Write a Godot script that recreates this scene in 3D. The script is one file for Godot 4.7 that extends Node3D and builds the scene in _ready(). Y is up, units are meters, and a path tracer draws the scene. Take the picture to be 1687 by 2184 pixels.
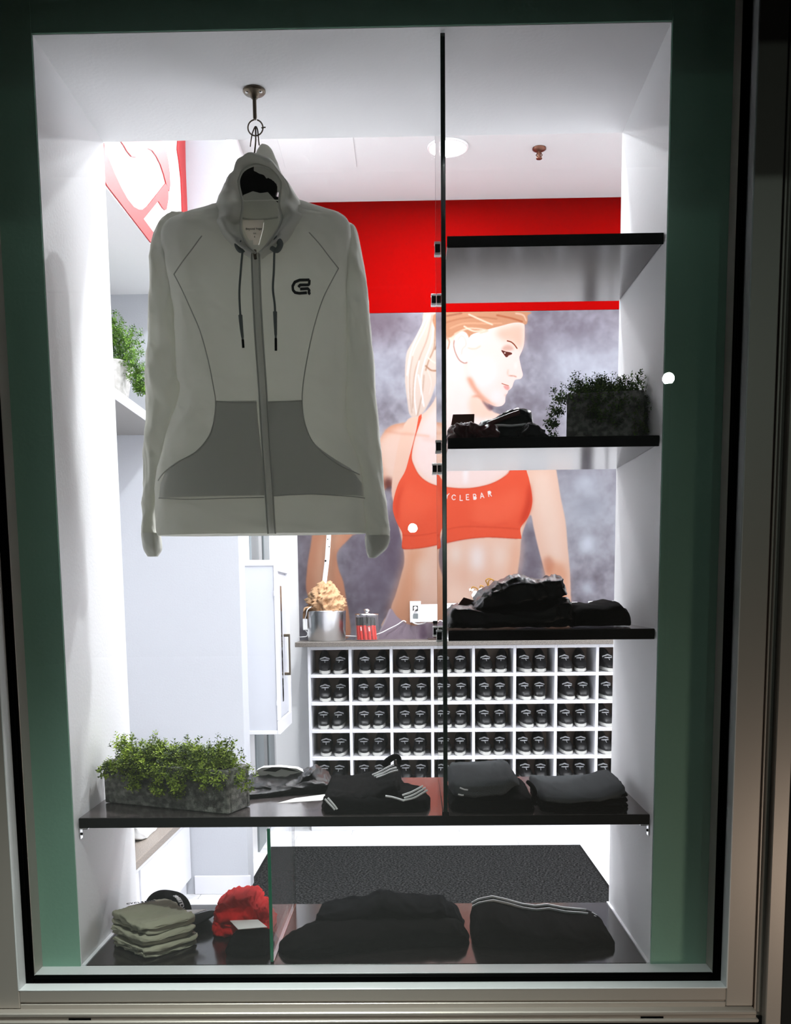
extends Node3D
# A shop's display window at night: camera on the pavement, window frame, white display niche open to the lit shop behind it.
# Units are metres, y up, pavement at y = 0, the camera stands over the origin and looks along -z.

var O := Vector3.ZERO                      # origin of the thing being built; mesh vertices are stored relative to it
var M := {}
var rng := RandomNumberGenerator.new()
var noise := FastNoiseLite.new()
var taken := {}
var lean := 0.0                            # the display shelves rise a little towards the rear; cloth lying on them follows
const TILT := 0.029

const NL := -0.7342                        # niche: left, right, top, deck, front, rear
const NR := 0.5158
const NT := 2.4714
const ND := 0.57
const NF := -2.0865
const NB := -2.5369
const CEIL := 3.73
const BACK := -6.2
const SIDE := -0.865


func _ready() -> void:
	var cam := Camera3D.new()
	cam.name = "camera"
	cam.position = Vector3(0, 1.35, 0)
	cam.basis = Basis.from_euler(Vector3(-0.1271, 0.0169, -0.0104))
	cam.projection = Camera3D.PROJECTION_FRUSTUM
	cam.near = 0.1
	cam.far = 80.0
	cam.size = 0.1 * 2184.0 / 2104.55
	cam.frustum_offset = Vector2(0.0, 0.1 * (1562.75 - 1092.0) / 2104.55)
	add_child(cam)
	cam.current = true
	var we := WorldEnvironment.new()
	we.name = "night"
	var env := Environment.new()
	env.background_mode = Environment.BG_SKY
	var sky := Sky.new()
	var psm := ProceduralSkyMaterial.new()
	psm.sky_top_color = Color(0.01, 0.014, 0.022)
	psm.sky_horizon_color = Color(0.02, 0.025, 0.03)
	psm.ground_bottom_color = Color(0.01, 0.01, 0.01)
	psm.ground_horizon_color = Color(0.012, 0.012, 0.014)
	sky.sky_material = psm
	env.sky = sky
	env.tonemap_mode = Environment.TONE_MAPPER_LINEAR
	env.tonemap_exposure = 2.05
	env.sdfgi_enabled = true
	env.ssao_enabled = true
	env.ssil_enabled = true
	we.environment = env
	add_child(we)
	rng.seed = 7
	noise.seed = 3
	noise.noise_type = FastNoiseLite.TYPE_SIMPLEX_SMOOTH
	noise.frequency = 1.0
	noise.fractal_type = FastNoiseLite.FRACTAL_NONE
	materials()
	# lamps: recessed downlights of the shop, one added as fill, then the lamps of the street
	downlight(Vector3(0.212, CEIL, -5.505), 2.2, "round recessed downlight glowing in the shop ceiling above the poster wall")
	downlight(Vector3(1.62, CEIL, -5.505), 2.0, "round recessed downlight in the shop ceiling towards the right wall, far row")
	downlight(Vector3(0.212, CEIL, -3.12), 3.8, "round recessed downlight in the shop ceiling behind the display niche")
	downlight(Vector3(-0.45, CEIL, -4.88), 2.3, "added round downlight in the shop ceiling, out of view, brightening the right niche wall")  # fill lamp added out of sight for the right niche wall
	downlight(Vector3(1.62, CEIL, -4.25), 3.5, "round recessed downlight in the shop ceiling towards the right wall, near row")
	street_lamp(Vector3(0.045, 0, 16.0), 2.9, 1.2, Color(0.86, 1.0, 0.93), "street lamp with round white globe across the street straight behind the photographer")
	street_lamp(Vector3(4.05, 0, 12.0), 4.84, 1.2, Color(0.86, 1.0, 0.93), "taller street lamp with round white globe across the street")
	canopy_light(Vector3(-0.35, 2.78, -1.0))
	bollard(Vector3(1.36, 0, -0.95), "low bollard lamp with warm light on the pavement beside the shop front")
	# large structure
	shell()
	facade()
	window_frame()
	# shop interior
	bulkhead_sign()
	side_wall_things()
	bench()
	wall_shelf()
	cubbies()
	counter_things()
	poster()
	floor_mat()
	# display niche
	shelves()
	dividers()
	hanging()
	hoodie()
	planters()
	shelf_clothes()
	deck_clothes()


# ---------------------------------------------------------------- helpers

func numbered(called: String) -> String:
	taken[called] = taken.get(called, -1) + 1
	return called if taken[called] == 0 else "%s_%03d" % [called, taken[called]]

func tag(o: Node, label := "", category := "", group := "", kind := "") -> Node:
	if label: o.set_meta("label", label)
	if category: o.set_meta("category", category)
	if group: o.set_meta("group", group)
	if kind: o.set_meta("kind", kind)
	return o

func thing(called: String, base: Vector3, label: String, category: String, group := "") -> Node3D:
	var o := Node3D.new()
	o.name = numbered(called)
	add_child(o)
	o.position = base
	O = base
	tag(o, label, category, group)
	return o

func st() -> SurfaceTool:
	var s := SurfaceTool.new()
	s.begin(Mesh.PRIMITIVE_TRIANGLES)
	return s

func put(called: String, s: SurfaceTool, m: Material, parent: Node = null) -> MeshInstance3D:
	s.generate_normals()
	s.index()
	return put_mesh(called, s.commit(), m, parent)

func put_mesh(called: String, mesh: Mesh, m: Material, parent: Node = null) -> MeshInstance3D:
	var o := MeshInstance3D.new()
	o.mesh = mesh
	o.material_override = m
	if parent == null:
		o.name = numbered(called)
		add_child(o)
		o.position = O
	else:
		o.name = called
		parent.add_child(o, true)
	return o

func struct(called: String, s: SurfaceTool, m: Material) -> MeshInstance3D:
	var o := put(called, s, m)
	o.set_meta("kind", "structure")
	return o

func face(s: SurfaceTool, pts: Array, centre: Vector3) -> void:       # a flat convex face turned away from centre
	var mid := Vector3.ZERO
	for p in pts: mid += p
	mid /= pts.size()
	var n: Vector3 = (pts[1] - pts[0]).cross(pts[2] - pts[0])
	var q := pts.duplicate()
	if n.dot(mid - centre) > 0.0: q.reverse()
	for i in range(1, q.size() - 1):
		s.add_vertex(q[0] - O)
		s.add_vertex(q[i] - O)
		s.add_vertex(q[i + 1] - O)

func box(s: SurfaceTool, a: Vector3, b: Vector3, bev := 0.0, frame := Transform3D.IDENTITY) -> void:   # a..b opposite corners in the given frame
	s.set_smooth_group(-1)
	var c := (a + b) / 2.0
	var h := (b - a).abs() / 2.0
	var cw := frame * c
	if bev <= 0.0:
		for ax in 3:
			for sg in [-1.0, 1.0]:
				var pts := []
				for k in [[-1, -1], [1, -1], [1, 1], [-1, 1]]:
					var p := Vector3.ZERO
					p[ax] = sg * h[ax]
					p[(ax + 1) % 3] = k[0] * h[(ax + 1) % 3]
					p[(ax + 2) % 3] = k[1] * h[(ax + 2) % 3]
					pts.append(frame * (c + p))
				face(s, pts, cw)
		return
	var at := func(sx: float, sy: float, sz: float, ax: int) -> Vector3:
		var p := Vector3(sx * (h.x - bev), sy * (h.y - bev), sz * (h.z - bev))
		p[ax] += signf([sx, sy, sz][ax]) * bev
		return frame * (c + p)
	for ax in 3:
		for sg in [-1.0, 1.0]:
			var pts := []
			for k in [[-1, -1], [1, -1], [1, 1], [-1, 1]]:
				var sn := [0.0, 0.0, 0.0]
				sn[ax] = sg; sn[(ax + 1) % 3] = k[0]; sn[(ax + 2) % 3] = k[1]
				pts.append(at.call(sn[0], sn[1], sn[2], ax))
			face(s, pts, cw)
		for k in [[-1, -1], [1, -1], [1, 1], [-1, 1]]:                     # edges along ax
			var pts := []
			for e in [[-1, 0], [1, 0], [1, 1], [-1, 1]]:
				var sn := [0.0, 0.0, 0.0]
				sn[ax] = e[0]; sn[(ax + 1) % 3] = k[0]; sn[(ax + 2) % 3] = k[1]
				pts.append(at.call(sn[0], sn[1], sn[2], (ax + 1 + e[1]) % 3))
			face(s, pts, cw)
	for sx in [-1.0, 1.0]:
		for sy in [-1.0, 1.0]:
			for sz in [-1.0, 1.0]:
				face(s, [at.call(sx, sy, sz, 0), at.call(sx, sy, sz, 1), at.call(sx, sy, sz, 2)], cw)

func grid(s: SurfaceTool, rows: Array, closed := true, outward := Vector3.ZERO, cap0 := false, cap1 := false, smooth := true) -> void:
	s.set_smooth_group(0 if smooth else -1)
	var n: int = rows[0].size()
	var mid := rows.size() / 2
	var a0: PackedVector3Array = rows[mid - 1]
	var a1: PackedVector3Array = rows[mid]
	var vote := 0.0
	var centre := Vector3.ZERO
	for p in a0: centre += p
	for p in a1: centre += p
	centre /= 2.0 * n
	for j in (n if closed else n - 1):
		var k := (j + 1) % n
		var nn := (a0[k] - a0[j]).cross(a1[j] - a0[j])
		vote += nn.dot(outward if outward != Vector3.ZERO else a0[j] - centre)
	var flip := vote > 0.0
	for i in rows.size() - 1:
		var p: PackedVector3Array = rows[i]
		var q: PackedVector3Array = rows[i + 1]
		for j in (n if closed else n - 1):
			var k := (j + 1) % n
			var t := [p[j], p[k], q[j], p[k], q[k], q[j]]
			if flip: t = [p[j], q[j], p[k], p[k], q[j], q[k]]
			for v in t: s.add_vertex(v - O)
	for e in 2:
		if (e == 0 and cap0) or (e == 1 and cap1):
			var r: PackedVector3Array = rows[0] if e == 0 else rows[-1]
			var r2: PackedVector3Array = rows[1] if e == 0 else rows[-2]
			var c := Vector3.ZERO
			var c2 := Vector3.ZERO
			for p in r: c += p
			for p in r2: c2 += p
			c /= n; c2 /= n
			s.set_smooth_group(-1)
			for j in n:
				face(s, [c, r[j], r[(j + 1) % n]], c2)
			s.set_smooth_group(0)

func spline(pts: Array, per := 6) -> Array:           # Catmull-Rom through Vector3 points
	var o := []
	for i in pts.size() - 1:
		var p0 = pts[maxi(i - 1, 0)]
		var p3 = pts[mini(i + 2, pts.size() - 1)]
		for k in per:
			o.append(pts[i].cubic_interpolate(pts[i + 1], p0, p3, float(k) / per))
	o.append(pts[-1])
	return o

func tube(s: SurfaceTool, pts: Array, r: float, sides := 8, r_end := -1.0, loop := false) -> void:
	var rows := []
	var up := Vector3.ZERO
	var n := pts.size()
	for i in n:
		var t: Vector3 = (pts[(i + 1) % n] - pts[(i - 1 + n) % n]) if loop else (pts[mini(i + 1, n - 1)] - pts[maxi(i - 1, 0)])
		t = t.normalized()
		if up == Vector3.ZERO:
			up = t.cross(Vector3.UP if absf(t.y) < 0.9 else Vector3.RIGHT).normalized()
		up = (up - t * up.dot(t)).normalized()
		var b := t.cross(up)
		var rr := r if r_end < 0.0 else lerpf(r, r_end, float(i) / (n - 1))
		var ring := PackedVector3Array()
		for k in sides:
			var a := TAU * k / sides
			ring.append(pts[i] + (up * cos(a) + b * sin(a)) * rr)
		rows.append(ring)
	if loop:
		rows.append(rows[0])
	grid(s, rows, true, Vector3.ZERO, not loop, not loop)

func lathe(s: SurfaceTool, prof: Array, centre: Vector3, segs := 32, basis := Basis.IDENTITY) -> void:   # prof: Vector2(radius, height)
	var rows := []
	for p in prof:
		var ring := PackedVector3Array()
		for k in segs:
			var a := TAU * k / segs
			ring.append(centre + basis * Vector3(cos(a) * p.x, p.y, sin(a) * p.x))
		rows.append(ring)
	grid(s, rows, true, Vector3.ZERO, prof[0].x > 0.0005, prof[-1].x > 0.0005)

func prism(s: SurfaceTool, poly: PackedVector2Array, frame: Transform3D, depth: float) -> void:   # outline in the frame's xy, from z = 0 to depth
	s.set_smooth_group(-1)
	var idx := Geometry2D.triangulate_polygon(poly)
	var far := frame * Vector3(0, 0, depth)
	var dz := frame.basis.z * depth
	var c := Vector3.ZERO
	for p in poly: c += frame * Vector3(p.x, p.y, depth / 2.0)
	c /= poly.size()
	for i in range(0, idx.size(), 3):
		for e in 2:
			var t := []
			for k in 3: t.append(frame * Vector3(poly[idx[i + k]].x, poly[idx[i + k]].y, depth * e))
			face(s, t, t[0] + dz * (0.5 - e))
	var cw := Geometry2D.is_polygon_clockwise(poly)
	for i in poly.size():
		var a := poly[i]
		var b := poly[(i + 1) % poly.size()]
		var nn := Vector2(b.y - a.y, a.x - b.x) * (-1.0 if cw else 1.0)
		var m := frame * Vector3((a.x + b.x) / 2.0 - nn.x, (a.y + b.y) / 2.0 - nn.y, depth / 2.0)
		face(s, [frame * Vector3(a.x, a.y, 0), frame * Vector3(b.x, b.y, 0), frame * Vector3(b.x, b.y, depth), frame * Vector3(a.x, a.y, depth)], m)

func stroke(pts: Array, w: float) -> PackedVector2Array:      # outline of a thick line with round ends
	var line := PackedVector2Array(pts)
	var r := Geometry2D.offset_polyline(line, w / 2.0, Geometry2D.JOIN_ROUND, Geometry2D.END_ROUND)
	return r[0]

func cube_at(vals: Array, f: float) -> float:
	var n := vals.size()
	var i := clampi(int(f), 0, n - 2)
	return cubic_interpolate(vals[i], vals[i + 1], vals[maxi(i - 1, 0)], vals[mini(i + 2, n - 1)], f - i)

# folded cloth lying on a board: stations along x of [x, y bottom, y top, z front, z back]
func pile(s: SurfaceTool, stns: Array, layers := 0.0, wrinkle := 0.004, freq := 18.0, end := 0.02, squareness := 0.55, seed_at := 0.0, sub := 8) -> void:
	var cols := [[], [], [], [], []]
	for q in stns:
		for k in 5: cols[k].append(q[k])
	var n := (stns.size() - 1) * sub
	var rows := []
	var x0: float = minf(stns[0][0], stns[-1][0])
	var x1: float = maxf(stns[0][0], stns[-1][0])
	for i in n + 1:
		var f := float(i) / sub
		var x := cube_at(cols[0], f)
		var yb := cube_at(cols[1], f)
		var yt := maxf(cube_at(cols[2], f), yb + 0.004)
		var zf := cube_at(cols[3], f)
		var zb := cube_at(cols[4], f)
		var d := clampf(minf(x - x0, x1 - x) / end, 0.0, 1.0)
		var k_end := 0.25 + 0.75 * sqrt(maxf(0.0, 1.0 - (1.0 - d) * (1.0 - d)))
		var hy := (yt - yb) / 2.0 * k_end
		var hz := absf(zf - zb) / 2.0 * (0.5 + 0.5 * k_end)
		var yc := yb + hy
		var zc := (zf + zb) / 2.0
		var ring := PackedVector3Array()
		for k in 36:
			var a := TAU * k / 36
			var cy := signf(sin(a)) * pow(absf(sin(a)), squareness)
			var cz := signf(cos(a)) * pow(absf(cos(a)), squareness)
			var groove := 1.0
			if layers > 0.0:
				var ph := layers * (cy * 0.5 + 0.5) + 0.35 * noise.get_noise_2d(x * 9.0 + seed_at, 3.0)
				groove = 1.0 - 0.07 * pow(absf(cos(PI * ph)), 8.0)
			var p := Vector3(x, yc + cy * hy, zc + cz * hz * groove)
			var w := wrinkle * (fold(p * freq + Vector3(seed_at, 0, 0)) * 1.4 - 0.5)
			p += Vector3(0, cy, cz).normalized() * w
			p.x += wrinkle * 0.8 * noise.get_noise_3d(p.y * freq * 2.0, p.z * freq, seed_at)
			p.y = maxf(p.y, yb + 0.0006) + lean * (-2.107 - p.z)
			ring.append(p)
		rows.append(ring)
	grid(s, rows, true, Vector3.ZERO, true, true)

func fold(p: Vector3) -> float:                             # ridges like creased cloth, 0..1
	var a := 1.0 - absf(noise.get_noise_3d(p.x * 0.7, p.y * 1.6, p.z * 0.7))
	var b := 1.0 - absf(noise.get_noise_3d(p.x * 1.9 + 40.0, p.y * 2.6, p.z * 1.6))
	return a * a * a * 0.7 + b * b * b * 0.3

func letter(text: String, height: float, depth: float, m: Material, at: Transform3D, parent: Node, called := "lettering", bold := true) -> MeshInstance3D:
	var t := TextMesh.new()
	t.text = text
	var f := SystemFont.new()
	f.font_names = PackedStringArray(["Droid Sans"])
	f.font_weight = 700 if bold else 400
	t.font = f
	t.font_size = 32
	t.pixel_size = height / 23.0
	t.depth = depth
	t.curve_step = 1.0
	var o := put_mesh(called, t, m, parent)
	o.transform = at
	if parent != null: o.position -= parent.position
	return o


# ---------------------------------------------------------------- materials

func nmap(freq: float, strength: float, seed_n := 1, kind := FastNoiseLite.TYPE_SIMPLEX_SMOOTH, oct := 4) -> NoiseTexture2D:
	var t := NoiseTexture2D.new()
	t.width = 512; t.height = 512
	t.seamless = true
	t.as_normal_map = true
	t.bump_strength = strength
	t.noise = fnoise(freq, seed_n, kind, oct)
	return t

func fnoise(freq: float, seed_n: int, kind := FastNoiseLite.TYPE_SIMPLEX_SMOOTH, oct := 4) -> FastNoiseLite:
	var f := FastNoiseLite.new()
	f.seed = seed_n
	f.noise_type = kind
	f.frequency = freq
	f.fractal_octaves = oct
	return f

func ctex(freq: float, a: Color, b: Color, seed_n := 1, kind := FastNoiseLite.TYPE_SIMPLEX_SMOOTH, oct := 4) -> NoiseTexture2D:
	var t := NoiseTexture2D.new()
	t.width = 512; t.height = 512
	t.seamless = true
	t.noise = fnoise(freq, seed_n, kind, oct)
	var g := Gradient.new()
	g.set_color(0, a)
	g.set_color(1, b)
	g.set_offset(0, 0.3)
	g.set_offset(1, 0.7)
	t.color_ramp = g
	return t

func mat(called: String, c: Color, rough := 0.8, metal := 0.0) -> StandardMaterial3D:
	var m := StandardMaterial3D.new()
	m.resource_name = called
	m.albedo_color = c
	m.roughness = rough
	m.metallic = metal
	M[called] = m
	return m

func tri(m: StandardMaterial3D, scale: float, colour: Texture2D = null, bump: Texture2D = null, depth := 1.0) -> void:
	m.uv1_triplanar = true
	m.uv1_world_triplanar = true
	m.uv1_scale = Vector3.ONE * scale
	if colour: m.albedo_texture = colour
	if bump:
		m.normal_enabled = true
		m.normal_texture = bump
		m.normal_scale = depth

func materials() -> void:
	var grain := nmap(0.08, 2.0, 2)
	tri(mat("white_paint", Color(0.93, 0.93, 0.935), 0.65), 2.0, null, grain, 0.15)
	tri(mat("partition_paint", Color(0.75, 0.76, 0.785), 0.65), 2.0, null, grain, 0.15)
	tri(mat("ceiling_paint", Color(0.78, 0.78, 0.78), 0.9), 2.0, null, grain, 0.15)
	tri(mat("red_paint", Color(0.45, 0.003, 0.003), 0.85), 2.0, null, grain, 0.15)
	mat("white_laminate", Color(0.90, 0.90, 0.92), 0.35)
	tri(mat("floor_tile", Color(1, 1, 1), 0.4), 1.3, ctex(0.02, Color(0.86, 0.86, 0.87), Color(0.93, 0.93, 0.93), 5), null)
	mat("cabinet_paint", Color(0.80, 0.81, 0.84), 0.4)
	mat("grout", Color(0.72, 0.71, 0.71), 0.9)
	tri(mat("mat_pile", Color(1, 1, 1), 0.95), 1.1, ctex(0.12, Color(0.05, 0.05, 0.055), Color(0.23, 0.23, 0.23), 8), nmap(0.3, 6.0, 9), 1.0)
	tri(mat("black_laminate", Color(1, 1, 1), 0.12), 3.0, ctex(0.03, Color(0.26, 0.235, 0.235), Color(0.33, 0.30, 0.295), 4), null)
	tri(mat("black_edge", Color(0.02, 0.02, 0.02), 0.6), 3.0)
	tri(mat("aluminium", Color(0.72, 0.68, 0.65), 0.42, 0.3), 8.0, null, nmap(0.05, 1.5, 12), 0.1)
	mat("bright_aluminium", Color(0.85, 0.85, 0.86), 0.28, 1.0)
	mat("chrome", Color(0.86, 0.86, 0.86), 0.12, 1.0)
	mat("satin_nickel", Color(0.90, 0.90, 0.90), 0.35, 0.3)
	mat("dull_steel", Color(0.42, 0.38, 0.33), 0.38, 1.0)
	mat("rubber", Color(0.012, 0.013, 0.013), 0.45)
	mat("night_cladding", Color(0.012, 0.012, 0.013), 0.8)
	tri(mat("pavement", Color(1, 1, 1), 0.9), 1.0, ctex(0.05, Color(0.055, 0.055, 0.055), Color(0.10, 0.10, 0.098), 21), null)
	var g := mat("pane", Color(1, 1, 1, 0.0), 0.0)
	g.transparency = BaseMaterial3D.TRANSPARENCY_ALPHA
	g.albedo_color.a = 0.02
	tri(mat("deck_laminate", Color(1, 1, 1), 0.16), 3.0, ctex(0.03, Color(0.085, 0.072, 0.07), Color(0.13, 0.108, 0.105), 4), null)
	M.black_laminate.metallic_specular = 0.52
	M.red_paint.metallic_specular = 0.05
	tri(mat("green_lit_white", Color(0.50, 0.67, 0.585), 0.7), 2.0, null, grain, 0.15)  # green street light on white paint, put into the colour
	mat("shaded_laminate", Color(0.55, 0.54, 0.53), 0.5)  # shade below the white wall shelf, put into the colour
	mat("backlit_glass_edge", Color(0.08, 0.42, 0.30), 0.2)  # glass edge made lighter, its backlight put into the colour
	mat("glass_edge", Color(0.03, 0.14, 0.10), 0.12)
	mat("jar_glass", Color(1, 1, 1, 0.04), 0.02).transparency = BaseMaterial3D.TRANSPARENCY_ALPHA
	var fleece := mat("fleece", Color(0.85, 0.85, 0.82), 0.95)
	tri(fleece, 9.0, null, nmap(0.25, 4.0, 31), 0.35)
	fleece.backlight_enabled = true
	fleece.backlight = Color(0.68, 0.68, 0.65)
	var lc := mat("label_cloth", Color(0.93, 0.90, 0.87), 0.9)
	lc.backlight_enabled = true
	lc.backlight = Color(1.0, 0.98, 0.96)
	tri(mat("fleece_seam", Color(0.74, 0.74, 0.71), 0.95), 9.0)
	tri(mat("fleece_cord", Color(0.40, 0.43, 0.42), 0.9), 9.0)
	tri(mat("black_cloth", Color(0.014, 0.014, 0.015), 0.85), 9.0, null, nmap(0.2, 4.0, 33), 0.4)
	tri(mat("navy_cloth", Color(0.02, 0.026, 0.042), 0.85), 9.0, null, nmap(0.2, 4.0, 33), 0.4)
	tri(mat("black_nylon", Color(0.014, 0.014, 0.016), 0.26), 12.0, null, nmap(0.06, 6.0, 34), 0.5)
	tri(mat("wine_nylon", Color(0.30, 0.035, 0.06), 0.36), 12.0, null, nmap(0.06, 6.0, 35), 0.5)
	tri(mat("grey_melange", Color(1, 1, 1), 0.9), 9.0, ctex(0.18, Color(0.12, 0.125, 0.13), Color(0.52, 0.54, 0.55), 36, FastNoiseLite.TYPE_SIMPLEX_SMOOTH, 5), nmap(0.2, 4.0, 33), 0.4)
	M.black_nylon.metallic_specular = 0.28
	for q in ["black_edge", "black_cloth", "navy_cloth", "rubber", "grey_melange", "mat_pile"]: M[q].metallic_specular = 0.12
	tri(mat("khaki_cloth", Color(0.64, 0.63, 0.55), 0.95), 9.0, null, nmap(0.2, 5.0, 37), 0.5)
	tri(mat("red_cloth", Color(0.88, 0.05, 0.035), 0.9), 9.0, null, nmap(0.2, 4.0, 38), 0.4)
	mat("white_print", Color(0.9, 0.9, 0.9), 0.6)
	mat("black_print", Color(0.02, 0.012, 0.014), 0.6)
	mat("card", Color(0.90, 0.89, 0.88), 0.6)
	mat("kraft_card", Color(0.36, 0.16, 0.08), 0.7)
	var pb := mat("poly_bag", Color(0.55, 0.56, 0.58, 0.22), 0.12)
	pb.transparency = BaseMaterial3D.TRANSPARENCY_ALPHA
	tri(mat("concrete", Color(1, 1, 1), 0.95), 5.0, ctex(0.02, Color(0.36, 0.36, 0.34), Color(0.62, 0.62, 0.59), 41), nmap(0.08, 5.0, 42), 0.5)
	tri(mat("pale_pot", Color(1, 1, 1), 0.9), 4.0, ctex(0.02, Color(0.78, 0.77, 0.75), Color(0.88, 0.87, 0.86), 43), null)
	var leaf := mat("leaf", Color(1, 1, 1), 0.6)
	leaf.vertex_color_use_as_albedo = true
	leaf.backlight_enabled = true
	leaf.backlight = Color(0.35, 0.4, 0.2)
	mat("soil", Color(0.07, 0.055, 0.04), 1.0)
	mat("sign_red", Color(0.72, 0.12, 0.12), 0.5)
	mat("grey_frame", Color(0.52, 0.55, 0.56), 0.4, 0.3)
	mat("dark_glass", Color(0.06, 0.055, 0.05), 0.1)
	tri(mat("stone_top", Color(1, 1, 1), 0.4), 5.0, ctex(0.06, Color(0.35, 0.33, 0.31), Color(0.52, 0.49, 0.46), 51), null)
	tri(mat("bench_top", Color(1, 1, 1), 0.45), 5.0, ctex(0.06, Color(0.50, 0.46, 0.43), Color(0.62, 0.58, 0.54), 52), null)
	mat("cubby_back", Color(0.78, 0.70, 0.64), 0.8)
	mat("shoe_upper", Color(0.03, 0.03, 0.034), 0.42)
	mat("shoe_sole", Color(0.74, 0.74, 0.72), 0.6)
	mat("shoe_strap", Color(0.86, 0.87, 0.88), 0.3)
	tri(mat("burlap", Color(1, 1, 1), 0.95), 6.0, ctex(0.05, Color(0.68, 0.52, 0.38), Color(0.83, 0.68, 0.53), 61), nmap(0.2, 4.0, 62), 0.4)
	tri(mat("birch", Color(1, 1, 1), 0.8), 5.0, ctex(0.05, Color(0.90, 0.88, 0.86), Color(0.98, 0.97, 0.96), 63), null)
	mat("white_plastic", Color(0.91, 0.91, 0.92), 0.35)
	mat("pale_screen", Color(0.72, 0.74, 0.80), 0.2)
	mat("pen_red", Color(0.83, 0.16, 0.12), 0.35)
	mat("pen_black", Color(0.03, 0.025, 0.025), 0.35)
	mat("gold_wire", Color(0.55, 0.40, 0.16), 0.35, 0.8)
	mat("brown_plastic", Color(0.17, 0.08, 0.06), 0.4)
	mat("brass", Color(0.45, 0.30, 0.24), 0.35, 0.8)
	mat("lamp_trim", Color(0.9, 0.9, 0.9), 0.4)
	var e := mat("lamp_glow", Color(1, 1, 1), 0.5)
	e.emission_enabled = true
	e.emission = Color(1, 0.99, 0.97)
	e.emission_energy_multiplier = 6.0
	var se := mat("globe_glow", Color(1, 1, 1), 0.5)
	se.emission_enabled = true
	se.emission = Color(0.93, 1.0, 0.97)
	se.emission_energy_multiplier = 60.0
	var be := mat("bollard_glow", Color(1, 1, 1), 0.5)
	be.emission_enabled = true
	be.emission = Color(1.0, 0.92, 0.84)
	be.emission_energy_multiplier = 3.0


# ---------------------------------------------------------------- lamps

func downlight(at: Vector3, energy: float, label: String) -> void:
	var t := thing("downlight", at, label, "ceiling light", "recessed downlights in the shop ceiling")
	var s := st()
	lathe(s, [Vector2(0.108, -0.001), Vector2(0.108, -0.006), Vector2(0.098, -0.012), Vector2(0.096, -0.001)], at, 40)
	put("trim_ring", s, M.lamp_trim, t)
	s = st()
	lathe(s, [Vector2(0.0, -0.0075), Vector2(0.06, -0.0075), Vector2(0.0965, -0.006), Vector2(0.0965, -0.001)], at, 40)
	put("diffuser", s, M.lamp_glow, t)
	var l := AreaLight3D.new()
	l.name = "light"
	l.area_size = Vector2(0.17, 0.17)
	l.light_energy = energy
	l.light_color = Color(0.97, 0.985, 1.0)
	l.area_range = 30.0
	l.area_attenuation = 2.0
	l.shadow_enabled = true
	t.add_child(l)
	l.position = Vector3(0, -0.02, 0)
	l.rotation.x = -PI / 2

func street_lamp(at: Vector3, height: float, energy: float, colour: Color, label: String) -> void:
	var t := thing("street_lamp", at, label, "street lamp")
	var s := st()
	lathe(s, [Vector2(0.11, 0.0), Vector2(0.11, 0.3), Vector2(0.06, 0.36), Vector2(0.045, height - 0.25), Vector2(0.06, height - 0.085)], at, 20)
	put("post", s, M.night_cladding, t)
	s = st()
	var prof := []
	for i in 13: prof.append(Vector2(0.09 * sin(PI * i / 12.0), height - 0.09 * cos(PI * i / 12.0)))
	lathe(s, prof, at, 24)
	put("globe", s, M.globe_glow, t)
	var l := OmniLight3D.new()
	l.name = "light"
	l.light_energy = energy
	l.light_color = colour
	l.light_size = 0.085
	l.omni_range = 60.0
	l.omni_attenuation = 2.0
	l.shadow_enabled = true
	t.add_child(l)
	l.position = Vector3(0, height, 0)

func bollard(at: Vector3, label: String) -> void:
	var t := thing("bollard_lamp", at, label, "bollard lamp")
	var s := st()
	lathe(s, [Vector2(0.08, 0.0), Vector2(0.08, 0.42), Vector2(0.075, 0.44)], at, 24)
	put("post", s, M.night_cladding, t)
	s = st()
	lathe(s, [Vector2(0.07, 0.44), Vector2(0.07, 0.60)], at, 24)
	put("lens", s, M.bollard_glow, t)
	s = st()
	lathe(s, [Vector2(0.12, 0.60), Vector2(0.12, 0.63), Vector2(0.0, 0.66)], at, 24)
	put("cap", s, M.night_cladding, t)
	var l := OmniLight3D.new()
	l.name = "light"
	l.light_energy = 0.13
	l.light_color = Color(1.0, 0.92, 0.84)
	l.light_size = 0.06
	l.omni_range = 30.0
	l.omni_attenuation = 2.0
	l.shadow_enabled = true
	t.add_child(l)
	l.position = Vector3(0, 0.52, 0)


func canopy_light(at: Vector3) -> void:
	var t := thing("canopy_downlight", at, "small downlight in an added black snoot under the canopy outside the window", "ceiling light")
	var s := st()
	lathe(s, [Vector2(0.066, 0.0), Vector2(0.066, -0.14), Vector2(0.064, -0.14), Vector2(0.063, -0.008)], at, 28)
	put("snoot", s, M.night_cladding, t)  # tube added to keep the glowing diffuser out of the pane's reflection
	s = st()
	lathe(s, [Vector2(0.0, -0.006), Vector2(0.05, -0.005), Vector2(0.05, 0.0)], at, 28)
	put("diffuser", s, M.lamp_glow, t)
	var l := SpotLight3D.new()
	l.name = "light"
	l.light_energy = 4.5
	l.light_color = Color(0.95, 1.0, 0.97)
	l.light_size = 0.03
	l.spot_angle = 40.0
	l.spot_angle_attenuation = 0.5
	l.spot_range = 30.0
	l.spot_attenuation = 2.0
	l.shadow_enabled = true
	t.add_child(l)
	l.position = Vector3(0, -0.02, 0)
	l.rotation.x = -PI / 2



# ---------------------------------------------------------------- shell of the shop, facade, window

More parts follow.
